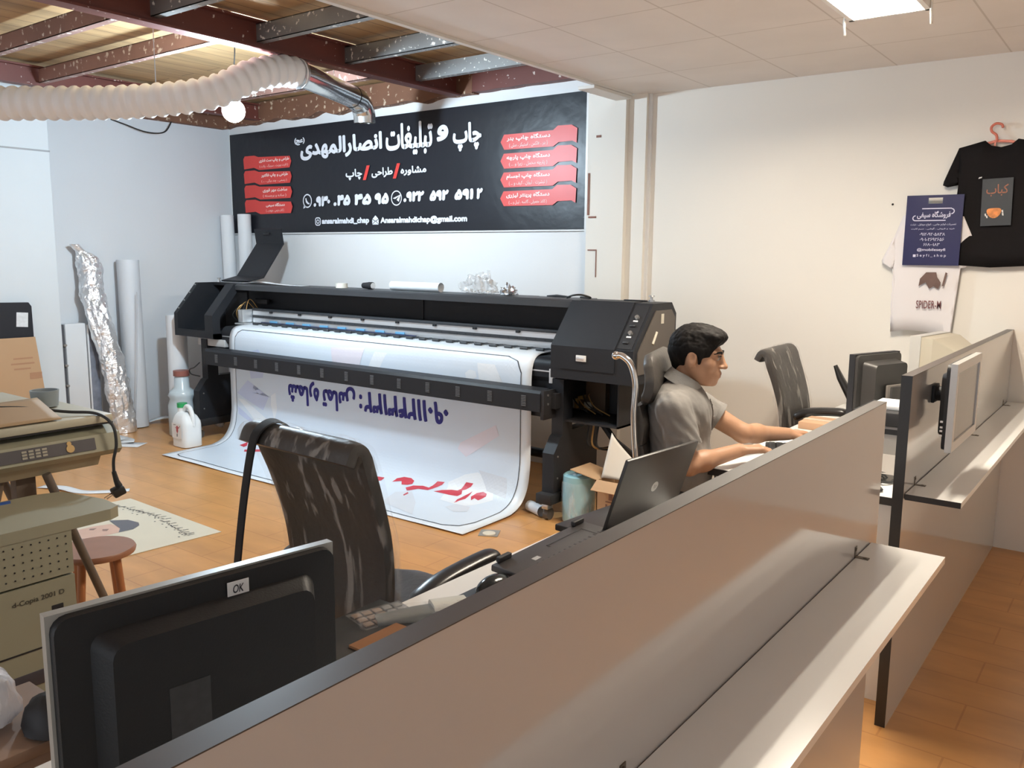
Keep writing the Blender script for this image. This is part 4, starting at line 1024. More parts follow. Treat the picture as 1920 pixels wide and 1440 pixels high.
Mp = frame((-.722, 5.094, 1.845), (1, 0, .03), (-.03, 0, 1))
B().box((-.065, -.125, 0), (.075, .115, .001), M=Mp).build('print_panel', mat('slate print', (.022, .027, .033), .6, var=.2), t, smooth=False)
b = B(); b.text(fa('کباب'), Mp @ Matrix.Translation((.005, .055, .0022)), .10, .06, .012); b.build('print_lettering', mat('copper print', (.26, .085, .04), .5, var=.4, vscale=40), t, smooth=False, recalc=False)
b = B(); n = 18
b.poly([Mp @ V((-.005+.034*cos(2*pi*k/n), -.055+.026*sin(2*pi*k/n)+.006*cos(4*pi*k/n), .0022)) for k in range(n)])
b.build('print_picture', mat('orange food print', (.60, .20, .04), .5, var=.7, vscale=45), t, smooth=False, recalc=False)
b = B()
for x, z in ((-.045, -.075), (-.038, -.085), (.032, -.06), (.034, -.075)): b.poly([Mp @ V((x, z, .0024)), Mp @ V((x+.006, z, .0024)), Mp @ V((x+.004, z+.014, .0024)), Mp @ V((x-.003, z+.012, .0024))])
b.poly([Mp @ V((-.085, .118, .0022)), Mp @ V((-.070, .122, .0022)), Mp @ V((-.068, .128, .0022)), Mp @ V((-.082, .126, .0022))])
b.build('print_marks', mat('pale print', (.62, .62, .60), .5), t, smooth=False, recalc=False)
t = thing('coat_hanger', 'salmon pink plastic hanger inside the collar of the black t-shirt', 'hanger', (-.74, 5.12, 2.12))
M_hang = mat('salmon plastic', (.62, .17, .11), .4)
B().tube(spline([(-.745, 5.118, 2.150), (-.75, 5.118, 2.18), (-.772, 5.118, 2.20), (-.775, 5.118, 2.222), (-.755, 5.118, 2.238), (-.73, 5.118, 2.232), (-.722, 5.118, 2.215)], 8), .0065, 10).build('hook', M_hang, t)
b = B(); b.slab([(-.92, 5.124, 2.10), (-.80, 5.124, 2.138), (-.745, 5.124, 2.152), (-.68, 5.124, 2.145), (-.55, 5.124, 2.10)], .010, .014, (0, 1, 0)).slab([(-.90, 5.124, 2.093), (-.722, 5.124, 2.112), (-.56, 5.124, 2.095)], .008, .010, (0, 1, 0)); b.box((-.757, 5.120, 2.112), (-.749, 5.129, 2.15))
b.build('bar', M_hang, t)
t = thing('white_shirt', 'white t-shirt hanging on the wall behind the navy bag', 't-shirt', (-1.03, 5.12, 1.14))
ol = [(-1.09, 1.80), (-1.165, 1.78), (-1.20, 1.68), (-1.262, 1.535), (-1.255, 1.52), (-1.205, 1.49), (-1.195, 1.50), (-1.185, 1.40), (-1.19, 1.14), (-1.10, 1.155), (-1.00, 1.15), (-.92, 1.125), (-.885, 1.125), (-.868, 1.40), (-.862, 1.50), (-.845, 1.50), (-.79, 1.545), (-.815, 1.66), (-.865, 1.77), (-.95, 1.80), (-1.02, 1.775)]
cloth('shirt', ol, 5.128, M_wshirt, t, .014, .012, 6)
Mt = frame((-1.0, 5.093, 1.30), (1, 0, .02), (-.02, 0, 1))
B().text('SPIDER-M', Mt, .125, .044, .008).build('print_lettering', mat('maroon lettering', (.16, .05, .05), .6), t, smooth=False, recalc=False)
b = B()
for p in ([(-.055, .10), (-.05, .14), (-.02, .175), (.03, .175), (.035, .15), (.055, .12), (.045, .085), (.02, .10), (.0, .085), (-.02, .12)], [(.06, .10), (.07, .10), (.085, .17), (.075, .175)]): b.poly([Mt @ V((x, z, .001)) for x, z in p])
b.build('print_patch', mat('brown print', (.13, .075, .06), .6, var=.3, vscale=30), t, smooth=False, recalc=False)
t = thing('shop_bag', 'navy plastic carrier bag with white lettering pinned over the white t-shirt', 'bag', (-1.0, 5.09, 1.51))
bgx0, bgx1, bgz0, bgz1 = -1.148, -.868, 1.512, 1.885
M_bag = mat('navy plastic bag', (.015, .016, .066), .42, spec=.3, var=.08, bump=.15, bscale=12)
outl = [(bgx0, bgz0), (bgx1+.008, bgz0+.012), (bgx1, bgz1), (bgx1-.06, bgz1), (-.965, bgz1-.002), (-.97, bgz1-.016), (-.972, bgz1-.036), (-1.04, bgz1-.040), (-1.036, bgz1-.022), (-1.02, bgz1-.010), (-.995, bgz1-.006), (-.975, bgz1-.0115), (-.968, bgz1-.004), (bgx0+.10, bgz1-.004), (bgx0+.005, bgz1-.012)]
# body with a punched handle hole: four strips round the hole
hx0, hx1, hz0, hz1 = -1.04, -.97, bgz1-.045, bgz1-.014
bb = B(); yb = 5.086
for a, c in (((bgx0, bgz0), (bgx1, hz0)), ((bgx0, hz0), (hx0, hz1)), ((hx1, hz0), (bgx1, hz1)), ((bgx0, hz1), (bgx1, bgz1))):
    bb.box((a[0], yb, a[1]), (c[0], yb+.006, c[1]))
bmesh.ops.remove_doubles(bb.bm, verts=bb.bm.verts, dist=1e-5)
bb.build('bag_body', M_bag, t, smooth=False)
Mb = frame(((bgx0+bgx1)/2, yb-.001, (bgz0+bgz1)/2), (1, 0, .0), (0, 0, 1))
M_bl = mat('lilac white lettering', (.62, .60, .72), .5)
def gtext(sv, x, z, w_, h_, bold=.004): B().text(sv, Mb @ Matrix.Translation((x, z, 0)), w_, h_, bold).build('lettering', M_bl, t, smooth=False, recalc=False)
gtext(fa('فروشگاه سیفی'), .0, .082, .165, .042, .02)
b = B()
for x0, x1, z in ((-.06, .085, .113), (-.09, .06, .050)): b.poly([Mb @ V(q) for q in ((x0, z, 0), (x1, z, 0), (x1, z+.005, 0), (x0, z+.005, 0))])
for cx_, cz_, a0 in ((.085, .1, -90), (-.09, .0655, 90)):
    for k in range(10):
        a, c = rad(a0+18*k), rad(a0+18*k+18); b.poly([Mb @ V((cx_+r*cos(q), cz_+r*sin(q), 0)) for r, q in ((.0155, a), (.0155, c), (.0105, c), (.0105, a))])
b.build('lettering_frame', M_bl, t, smooth=False, recalc=False)
gtext(fa('تعمیرات لوازم جانبی ، انواع موبایل ، تبلت'), 0, .030, .225, .014, .0); gtext(fa('خرید و فروش ، گوشی ، سیم کارت'), 0, .008, .215, .013, .0)
gtext('۰۹۱۲-۹۲۰۵۸۳۸', .0, -.020, .125, .017); gtext('۰۹۰۱-۲۶۹۲۶۵۶', .0, -.048, .12, .017); gtext('۶۶۸۰۰۱۸۳', .0, -.075, .08, .016)
gtext('@mobileseyfi', .0, -.104, .14, .019, .01); gtext('S e y f i _ s h o p', .003, -.135, .145, .018, .006)
B().box((-.088, -.1425, -.0005), (-.074, -.1285, .0005), M=Mb).build('icon', M_bl, t, smooth=False)
for x, z in ((-1.36, 1.70), (-1.10, 2.0)): pass
B().sph((-1.235, 5.148, 1.845), .006, 10).build('wall_pin', M_blk2); tag(bpy.data.objects['wall_pin'], 'tiny dark nail in the cream wall left of the navy bag', 'nail')
# ================================================================== copiers on the left
M_beige = mat('aged beige plastic', (.29, .28, .20), .5, var=.03); M_beige2 = mat('darker beige plastic', (.30, .27, .19), .55)
t = thing('photocopier', 'beige floor-standing copier with rows of vent holes at the left edge', 'copier', (-2.78, .92, 0))
b = B().prism([(.55, .04), (1.205, .04), (1.205, .558), (.55, .558)], 'x', -2.95, -2.60); b.build('lower_body', M_beige, t, smooth=False)
up = B().prism([(.55, .565), (1.205, .565), (1.205, .700), (.55, .700)], 'x', -2.95, -2.602); ub = up.build('vent_panel', M_beige, t, smooth=False)
b = B()
for r in range(5):
    for k in range(22):
        b.cyl((-2.603, .655+.0253*k, .586+.0245*r), (-2.6005, .655+.0253*k, .586+.0245*r), .0026, n=8)
b.build('vent_holes', M_blk2, ub, smooth=False)
tr = B().prism([(-2.60, .55), (-2.60, 1.33), (-2.62, 1.365), (-2.72, 1.375), (-2.92, 1.33), (-2.95, 1.25), (-2.95, .55)], 'z', .700, .736)
tr.build('output_tray', M_beige, t, smooth=False)
B().box((-2.80, .55, .736), (-2.66, 1.02, .7375)).build('tray_window', mat('grey tray insert', (.30, .32, .30), .4), t, smooth=False)
for z in (.355, .20): B().box((-2.602, .55, z), (-2.5985, 1.206, z+.005)).build('drawer_gap', M_blk2, t, smooth=False)
B().box((-2.602, .70, .245), (-2.597, 1.10, .29), .003).build('drawer_handle', mat('violet grey handle recess', (.045, .04, .05), .5), t)
B().box((-2.602, 1.13, .452), (-2.598, 1.165, .478), .002).build('power_window', M_blk2, t)
B().text('d-Copia 2001 D', frame((-2.5985, 1.095, .512), (0, 1, 0), (0, 0, 1)), .150, .020, .004).build('model_lettering', mat('dark lettering', (.06, .055, .04), .5), t, smooth=False, recalc=False)
t = thing('dark_tray', 'black plastic piece lying on the output tray of the beige copier', 'tray', (-2.82, .93, .736))
B().box((-2.91, .60, .7375), (-2.76, 1.03, .765), .006).build('body', M_blk2, t)
B().box((-2.86, .62, .765), (-2.82, .90, .780), .006).build('raised_bar', M_dk, t)
t = thing('blue_folder', 'blue printed sheet lying behind the black piece on the copier tray', 'sheet', (-2.90, 1.05, .736))
b = B().prism([(-2.93, .80), (-2.905, 1.16), (-2.93, 1.17), (-2.945, .80)], 'z', .7363, .739); b.build('sheet', mat('blue print', (.03, .11, .42), .4), t, smooth=False)
B().prism([(-2.935, .95), (-2.915, 1.06), (-2.938, 1.03)], 'z', .7392, .7396).build('white_print', M_wht, t, smooth=False)
# second copier further back, on a splayed stand
t = thing('tabletop_copier', 'beige desktop copier with a dark control panel on a splay-legged stand', 'copier', (-3.25, 1.25, 0))
ax = -3.02
b = B().prism([(ax+.015, .815), (ax+.035, .835), (ax+.02, .895), (ax-.10, .925), (ax-.52, .925), (ax-.52, .815)][::1], 'y', .92, 1.585)
b.build('scanner_body', M_beige, t, smooth=False)
B().prism([(ax-.02, .775), (ax+.005, .815), (ax-.52, .815), (ax-.50, .775)], 'y', .94, 1.52).build('lower_tray', M_beige2, t, smooth=False)
pv = (V((ax+.02, 0, .895))-V((ax+.035, 0, .835))).normalized()
cpM = frame((ax+.0295, 1.22, .866), (0, 1, 0), pv)
B().box((-.30, -.021, 0), (.27, .021, .002), M=cpM).build('control_panel', mat('dark control panel', (.06, .055, .06), .4), t, smooth=False)
kb_ = mat('grey keys', (.30, .28, .22), .5)
for i in range(4):
    for j in range(3): B().box((.02+.022*i, -.014+.0105*j, .002), (.036+.022*i, -.007+.0105*j, .004), M=cpM).build('key', kb_, t, smooth=False)
for i in range(3): B().box((-.14, -.014+.010*i, .002), (-.09, -.008+.010*i, .004), M=cpM).build('key', kb_, t, smooth=False)
B().cyl(cpM @ V((.18, -.004, .002)), cpM @ V((.18, -.004, .005)), .014, n=18).build('start_button', mat('amber button', (.50, .33, .13), .4), t)
B().cyl(cpM @ V((.178, .014, .002)), cpM @ V((.178, .014, .004)), .008, n=14).build('stop_button', mat('amber button', (.50, .33, .13), .4), t)
b = B().box((ax-.50, .93, .930), (ax+.005, 1.575, .962), .008); lidc = b.build('document_lid', mat('pale beige lid', (.42, .40, .31), .5), t)
B().box((ax-.50, .93, .9245), (ax+.0, 1.575, .931)).build('lid_gap', M_blk2, t, smooth=False)
B().box((ax-.47, 1.0, .962), (ax-.20, 1.40, 1.012), .006).build('feeder', mat('pale beige lid', (.42, .40, .31), .5), t)
M_leg = mat('brown painted leg', (.12, .095, .075), .45)
B().box((ax-.10, 1.25, .02), (ax-.055, 1.315, .78)).build('post', M_leg, t, smooth=False)
B().tube([(ax-.005, 1.33, .78), (ax-.005, 1.595, .0)], .015, 12).build('leg', M_leg, t)
B().tube([(ax-.45, 1.33, .78), (ax-.45, 1.595, .0)], .015, 12).build('leg', M_leg, t)
B().tube([(ax-.05, 1.20, .78), (ax-.05, .98, .0)], .015, 12).build('leg', M_leg, t)
B().tube([(ax-.45, 1.20, .78), (ax-.45, .98, .0)], .015, 12).build('leg', M_leg, t)
t = thing('kraft_sheet', 'tan kraft board lying on the lid of the desktop copier', 'board', (ax-.1, 1.2, .965))
b = B()
def kf(u, v): return V((ax-.17+.175*u, .93+.46*v, .9665+.055*(1-u)*(.85+.15*v)+.010*sin(pi*u)*(1-v)))
o = b.grid(kf, 8, 14).build('board', mat('kraft board', (.36, .25, .14), .65), t, ang=80); o.modifiers.new('t', 'SOLIDIFY').thickness = .003
t = thing('grey_tub', 'small grey tub standing behind the feeder of the desktop copier', 'tub', (ax-.30, 1.475, .962))
B().lathe([(.03, 0), (.045, .005), (.05, .065), (.045, .065), (.04, .01), (.0, .01)], (ax-.30, 1.475, .963), 20, False).build('tub', mat('grey blue plastic', (.23, .27, .29), .45), t)
t = thing('power_cord', 'black power cord with an angled plug hanging off the desktop copier', 'cord', (ax, 1.5, .8))
cp = spline([(ax-.22, 1.0, 1.018), (ax-.17, 1.12, 1.018), (ax-.12, 1.30, 1.005), (ax-.06, 1.44, .978), (ax+.0, 1.515, .968), (ax+.05, 1.545, .93), (ax+.062, 1.55, .86), (ax+.055, 1.54, .80), (ax+.055, 1.538, .755)], 8)
B().tube(cp, .0055, 10).build('cable', M_rub, t)
b = B().tube([(ax+.055, 1.538, .757), (ax+.056, 1.545, .722), (ax+.057, 1.553, .70)], [.008, .010, .013], 10)
b.box((-.022, -.016, -.020), (.022, .016, .022), .006, M=frame((ax+.058, 1.548, .683), (.2, .9, .35), (0, -.36, .93)))
pl_ = b.build('plug', M_rub, t)
for d in (-.009, .009): B().cyl((ax+.058+d, 1.532, .678), (ax+.058+d, 1.500, .664), .0025, n=8).build('pin', M_chrome, pl_)
# stool
t = thing('wooden_stool', 'round reddish wooden stool beside the beige copiers', 'stool', (-3.19, 1.56, 0))
M_stool = mat('red brown wood', (.30, .135, .075), .4, var=.18, vscale=14); sx, sy = -3.185, 1.565
B().lathe([(.11, .385), (.138, .392), (.142, .405), (.136, .415), (.0, .417)], (sx, sy, 0), 34).build('seat', M_stool, t, ang=50)
for a in (25, 115, 205, 295):
    B().cyl((sx+.085*cos(rad(a)), sy+.085*sin(rad(a)), .39), (sx+.125*cos(rad(a)), sy+.125*sin(rad(a)), 0), .016, .013, n=14).build('leg', mat('orange wood leg', (.38, .15, .06), .4, var=.15), t)
# lower left corner clutter
blob((-2.03, .705, .508), (.085, .085, .125), .18, 2.2, 3, 18).build('plastic_bundle', film_mat('bundle film', .55, col=(.7, .72, .78)))
tag(bpy.data.objects['plastic_bundle'], 'grey white plastic-wrapped bundle at the lower left edge of the photo', 'bundle')

t = thing('storage_box', 'tan box under the plastic-wrapped bundle at the lower left corner', 'box', (-1.98, .71, 0))
B().box((-2.16, .55, 0), (-1.86, .87, .48), .004).build('box_body', mat('dull tan board', (.30, .20, .14), .6), t)
B().box((-2.165, .545, .455), (-1.855, .875, .482), .003).build('box_lid', mat('dull tan board', (.30, .20, .14), .6), t)
blob((-1.90, .805, .492), (.075, .055, .075), .1, 2, 7, 14).build('black_pouch', M_blk2); tag(bpy.data.objects['black_pouch'], 'black pouch on the tan box beside the plastic-wrapped bundle', 'pouch')
# ================================================================== desks and partitions
M_lam = mat('glossy white laminate', (.55, .53, .51), .09, var=.01, spec=1.0)
M_lamw = mat('white laminate top', (.82, .82, .80), .20, var=.01, spec=.6)
M_edge = mat('dark edge band', (.075, .062, .055), .4); M_edgek = mat('black edge band', (.018, .015, .014), .35)
def partition(name, label, X, y0, y1, zt, ys, sz, sd_, th=.032):
    t = thing(name, label, 'partition', (X-th/2, (y0+y1)/2, 0))
    B().box((X-th, y0, 0), (X, y1, zt-.0015)).build('panel', M_lam, t, smooth=False)
    B().box((X-th-.0005, y0, zt-.0015), (X+.0005, y1, zt)).build('top_edge', M_edge, t, smooth=False)
    B().box((X-th-.0005, y0-.0015, 0), (X+.0005, y0, zt)).build('end_edge', M_edgek, t, smooth=False)
    sh = B().box((X+.003, ys[0], sz-.018), (X+sd_, ys[1], sz)).build('shelf', M_lamw, t, smooth=False)
    B().box((X+.003, ys[0]-.0015, sz-.0185), (X+sd_, ys[0], sz+.0003)).build('shelf_edge', M_edgek, sh, smooth=False)
    B().box((X+.001, ys[0], sz-.016), (X+.003, ys[1], sz-.002)).build('shadow_gap', M_edgek, sh, smooth=False)
    return t
def bracket(t, X, y, sz):
    b = B().box((X, y-.008, sz), (X+.002, y+.008, sz+.028)).box((X, y-.008, sz), (X+.034, y+.008, sz+.002)); b.cyl((X+.024, y, sz+.002), (X+.024, y, sz+.0035), .004, n=8).cyl((X+.002, y, sz+.02), (X+.0035, y, sz+.02), .004, n=8)
    b.build('bracket', mat('dull brown bracket', (.16, .13, .10), .4, .6), t)
t1 = partition('desk_partition', 'nearest grey white partition with a shelf, filling the lower foreground', -.56, -.6, 2.43, 1.165, (-.6, 2.365), .787, .185)
for y in (1.02, 2.22): bracket(t1, -.56, y, .787)
t2 = partition('desk_partition', 'far grey white partition that carries the wall-side monitor', -.59, 2.865, 5.148, 1.185, (2.875, 5.14), .803, .165)
for y in (3.02, 4.05, 5.0): bracket(t2, -.59, y, .803)
def desk(label, x0, x1, y0, y1):
    t = thing('desk', label, 'desk', ((x0+x1)/2, (y0+y1)/2, 0))
    B().box((x0, y0, .728), (x1, y1, .75)).build('desk_top', M_lamw, t, smooth=False)
    B().box((x0-.0015, y0-.0015, .722), (x1, y1, .7485)).build('edge_band', M_edgek, t, smooth=False)
    for y in (y0+.03, y1-.06): B().box((x0+.06, y, 0), (x1, y+.022, .722)).build('side_panel', M_lamw, t, smooth=False)
    B().box((x0+.30, y0+.052, .30), (x0+.318, y1-.06, .722)).build('modesty_panel', M_lamw, t, smooth=False)
desk('long white desk behind the nearest partition, under the dark monitor', -1.33, -.595, -.6, 2.42)
desk('white desk with a dark edge where the person types', -1.335, -.625, 3.0, 5.14)

# ================================================================== monitors
def monitor(name, label, loc, rotz, w_, h_, zb, th=.022, back=.05, bez=.014, mb=None, ms=None, mk=None, stand=True, screen=None, neck=.5):
    """local frame: screen looks along +x, y to the side; zb = height of the lower edge over the foot"""
    t = thing(name, label, 'monitor', loc, rotz); M0 = Matrix.Translation(V(loc)) @ Matrix.Rotation(rotz, 4, 'Z')
    mk = mk or M_blk2; mb = mb or M_blk2
    b = B()
    for a, c in (((0, -w_/2, zb), (th, -w_/2+bez, zb+h_)), ((0, w_/2-bez, zb), (th, w_/2, zb+h_)), ((0, -w_/2+bez, zb), (th, w_/2-bez, zb+bez)), ((0, -w_/2+bez, zb+h_-bez), (th, w_/2-bez, zb+h_))): b.box(a, c, M=M0)
    b.build('bezel', mb, t, smooth=False)
    B().box((th*.3, -w_/2+bez, zb+bez), (th*.8, w_/2-bez, zb+h_-bez), M=M0).build('screen', screen or mat('dark screen', (.02, .02, .024), .12), t, smooth=False)
    b = B(); R = []
    for x, k in ((th*.5, .985), (-.012, .97), (-.016, .78), (-back, .70)):
        ky = 1-(1-k); y_, z_ = w_/2*k, h_/2*k; r = .02
        ring = []
        for cy, cz, a0 in ((y_-r, z_-r, 0), (-y_+r, z_-r, 90), (-y_+r, -z_+r, 180), (y_-r, -z_+r, 270)):
            for q in range(5): ring.append(M0 @ V((x, cy+r*cos(rad(a0+22.5*q)), zb+h_/2+cz+r*sin(rad(a0+22.5*q)))))
        R.append(ring)
    bk = b.rings(R).build('back_shell', mk, t, ang=35)
    if stand:
        B().box((-back-.03, -.035, .012), (-back+.004, .035, zb+h_*neck), .006, M=M0).build('stand_neck', mk, t)
        B().slab([M0 @ V((-back-.11, 0, .007)), M0 @ V((-back+.10, 0, .007))], .24, .014, M0.to_3x3() @ V((0, 1, 0)), p=5).build('stand_foot', mk, t)
    return t, M0, bk
t, M0, bk = monitor('computer_monitor', 'big black monitor seen from behind in the left foreground, with a silver front edge', (-1.005, .64, .75), rad(171.5), .405, .292, .070, th=.016, back=.045, bez=.016, neck=.12, mb=mat('silver bezel', (.36, .36, .33), .35), mk=mat('black textured shell', (.014, .0145, .0155), .5, spec=.35, bump=.08, bscale=300))
stM = M0 @ frame((-.0172, -.038, .070+.268), (0, -1, 0), (0, 0, 1))
B().box((-.016, -.011, 0), (.016, .011, .001), .0003, M=stM).build('sticker', M_wht, bk, smooth=False)
B().text('OK', stM @ Matrix.Translation((0, 0, .0014)), .016, .012, .01, shear=.2).build('handwriting', M_ink, bk, smooth=False, recalc=False)
B().box((-.0456, .02, .13), (-.045, .075, .24), M=M0).build('rating_label', mat('dark grey label', (.035, .036, .038), .45, var=.4, vscale=60), bk, smooth=False)
t, M0, bk = monitor('computer_monitor', 'black monitor on the far desk seen from behind, facing the seated person', (-1.0, 4.11, .75), rad(160), .335, .285, .085, th=.03, back=.075, mk=mat('dark grey shell', (.042, .040, .038), .4))
B().box((-.096, -.055, .13), (-.085, .055, .235), .004, M=M0).build('mount_plate', mat('grey brown plate', (.20, .18, .16), .4), bk)
# deep silver monitor near the wall
t = thing('crt_monitor', 'old beige and silver monitor with a deep tapering case near the wall', 'monitor', (-.86, 4.62, .75), rad(172)); M0 = Matrix.Translation((-.86, 4.62, .75)) @ Matrix.Rotation(rad(172), 4, 'Z')
Mbg = mat('pale beige case', (.50, .46, .37), .45); Mslv = mat('silver grey frame', (.52, .51, .48), .3)
b = B()
for a, c in (((0, -.20, .07), (.05, -.165, .43)), ((0, .165, .07), (.05, .20, .43)), ((0, -.165, .07), (.05, .165, .105)), ((0, -.165, .395), (.05, .165, .43))): b.box(a, c, M=M0)
b.build('front_frame', Mslv, t, smooth=False)
B().box((.01, -.165, .105), (.035, .165, .395), M=M0).build('screen', mat('dark screen', (.02, .02, .024), .12), t, smooth=False)
R = []
for x, k, zc in ((0.0, 1.0, .25), (-.05, .97, .25), (-.20, .62, .22), (-.235, .58, .215)):
    R.append([M0 @ V((x, .195*k*sy_, zc+.175*k*sz_)) for sy_, sz_ in ((1, 1), (-1, 1), (-1, -1), (1, -1))])
B().rings(R).build('case', Mbg, t, smooth=False)
B().cyl(M0 @ V((-.06, 0, 0.001)), M0 @ V((-.06, 0, .08)), .12, .09, n=28).build('swivel_base', Mbg, t)
# monitor clamped to the outer face of the far partition
t, M0, bk = monitor('computer_monitor', 'silver framed monitor clamped to the outer side of the far partition', (-.502, 3.195, 0), rad(0), .45, .285, .935, th=.020, back=.035, bez=.030, mb=mat('bright silver frame', (.56, .55, .53), .28, .3), stand=False, screen=mat('grey blank screen', (.16, .155, .15), .16))
b = B().box((-.5895, 3.17, 1.06), (-.580, 3.25, 1.12), .002).cyl((-.58, 3.21, 1.09), (-.55, 3.21, 1.09), .026, n=16).box((-.556, 3.175, 1.055), (-.535, 3.245, 1.125), .004)
b.build('wall_bracket', M_blk2, t)
b = B()
for k, z in enumerate((.985, 1.0, 1.012, 1.03)): b.box((-.520, 2.969, z), (-.512, 2.9705, z+.006))
b.build('button_marks', M_wht, t, smooth=False)

# ================================================================== laptop and small things on the near desk
t = thing('laptop', 'black laptop with a round grey logo, open on the near desk', 'laptop', (-1.2, 2.2, .75))
h_ = V((.10, .995, 0)); upv = V((.32, -.03, .947)); A0 = V((-1.178, 1.985, .772))
Ml = frame(A0, h_, upv)
B().box((0, 0, -.006), (.365, .245, .006), .004, M=Ml).build('lid', mat('dark brown black lid', (.030, .027, .025), .38, var=.05), t)
B().box((.006, .006, -.0068), (.359, .239, -.0062), M=Ml).build('screen', mat('dark screen', (.02, .02, .024), .12), t, smooth=False)
b = B(); n = 26; b.poly([Ml @ V((.19+.0165*cos(2*pi*k/n), .125+.0165*sin(2*pi*k/n), .0064)) for k in range(n)]); b.build('round_logo', mat('logo grey', (.36, .35, .34), .35), t, smooth=False, recalc=False)
B().text('hp', Ml @ frame((.19, .125, .0068), (1, 0, 0), (0, 1, 0)), .016, .018, 0, shear=.3).build('logo_lettering', mat('dark logo letters', (.10, .095, .09), .4), t, smooth=False, recalc=False)
B().box((0, -.17, -.010), (.365, -.004, .010), .004, M=frame(A0+V((0, 0, -.011)), h_, V((1, -.1, 0)))).build('base', mat('dark brown black lid', (.030, .027, .025), .38), t)
t = thing('keyboard', 'black keyboard lying face down on the near desk beside the laptop', 'keyboard', (-1.19, 1.78, .76))
Mk = frame((-1.19, 1.80, .785), (0, 1, 0.02), (-1, 0, .06))
B().box((-.215, -.06, -.012), (.205, .065, .006), .004, M=Mk).build('case', mat('brown black plastic', (.040, .036, .036), .45), t)
for x in (-.17, .17): B().box((x-.025, .052, .006), (x+.025, .066, .020), .003, M=Mk).build('flip_foot', M_blk2, t)
b = B(); b.box((-.02, .03, .006), (.15, .034, .0068), M=Mk); b.box((.146, -.02, .006), (.15, .034, .0068), M=Mk); b.box((-.02, .022, .006), (-.016, .034, .0068), M=Mk)
b.build('recess', M_blk2, t, smooth=False)
b = B()
for k in range(13): b.box((-.13+.024*k, -.03, .006), (-.124+.024*k, -.014, .0066), M=Mk)
b.build('slots', M_blk2, t, smooth=False)
B().box((-.118, -.002, .006), (-.092, .012, .0066), M=Mk).build('sticker', mat('grey sticker', (.38, .37, .37), .5), t, smooth=False)
t = thing('cable_adapter', 'black cable adapter lying under the end of the face-down keyboard', 'adapter', (-1.18, 1.66, .75))
B().box((-1.24, 1.60, .751), (-1.13, 1.70, .772), .005).build('body', M_blk2, t)
B().tube(spline([(-1.21, 1.61, .765), (-1.20, 1.585, .772), (-1.185, 1.58, .757), (-1.165, 1.60, .757), (-1.15, 1.59, .765)], 8), .0035, 8).build('cable', M_chrome, t)
t = thing('computer_mouse', 'black mouse on a dark mat on the near desk', 'mouse', (-1.20, 1.53, .75))
blob((-1.205, 1.535, .756), (.034, .058, .034), 0, 1, 0, 14).build('shell', mat('glossy black plastic', (.012, .016, .018), .18), t)
t = thing('mouse_mat', 'dark mat under the black mouse on the near desk', 'mat', (-1.17, 1.53, .75))
B().box((-1.25, 1.405, .7502), (-1.0, 1.645, .754), .001).build('mat', M_blk2, t)
t = thing('wrapped_stapler', 'tool wrapped in clear plastic with a white paper band near the desk edge', 'tool', (-1.19, 1.35, .75))
B().slab([(-1.28, 1.22, .762), (-1.23, 1.29, .768), (-1.185, 1.36, .772), (-1.14, 1.43, .762)], [.05, .055, .05, .035], [.02, .026, .024, .012], (.7, -.5, 0)).build('tool_body', mat('grey green tool', (.16, .17, .16), .35), t)
B().slab([(-1.215, 1.325, .770), (-1.172, 1.392, .770)], .062, .040, (.7, -.5, 0), p=3).build('paper_band', mat('cream paper band', (.55, .54, .48), .6), t)
o = B().slab([(-1.305, 1.19, .766), (-1.24, 1.28, .770), (-1.16, 1.39, .772)], [.07, .07, .055], [.03, .036, .036], (.7, -.5, 0), p=3).build('plastic_wrap', film_mat('tool wrap', .10, streak=40), t)
t = thing('numeric_keypad', 'small brown and grey keypad under clear plastic at the desk edge', 'keypad', (-1.31, 1.27, .75))
Mq = frame((-1.30, 1.255, .757), (.25, .97, 0), (-.97, .25, 0))
B().box((-.07, -.055, -.006), (.07, .045, .006), .004, M=Mq).build('case', mat('grey keypad case', (.12, .12, .115), .4), t)
for i in range(5):
    for j in range(3): B().box((-.062+.025*i, -.045+.026*j, .006), (-.042+.025*i, -.025+.026*j, .011), .002, M=Mq).build('key', mat('brown keypad key', (.27, .20, .15), .45) if i < 3 else mat('grey keypad key', (.25, .25, .24), .45), t)
t = thing('black_file', 'black file with white scribbles lying along the near desk edge', 'file', (-1.25, 1.05, .75))
b = B().box((-.155, -.30, 0), (.0, .27, .012), .002, M=Matrix.Translation((-1.205, 1.045, .7505)) @ Matrix.Rotation(rad(1), 4, 'Z')); b.build('cover', mat('black file cover', (.035, .037, .037), .4), t)
b = B()
for k in range(9): b.quad(*[V((-1.255+.004*k+dx, 1.255+.006*k+dy, .7632)) for dx, dy in ((0, 0), (.012, .006*(-1)**k), (.014, .009*(-1)**k), (.002, .003))])
b.build('scribble', M_wht, t, smooth=False, recalc=False)
B().box((-1.235, 1.10, .763), (-1.165, 1.235, .768), M=Matrix.Identity(4)).build('brown_card', mat('brown card', (.26, .12, .05), .5)); tag(bpy.data.objects['brown_card'], 'brown card lying on the black file on the near desk', 'card')

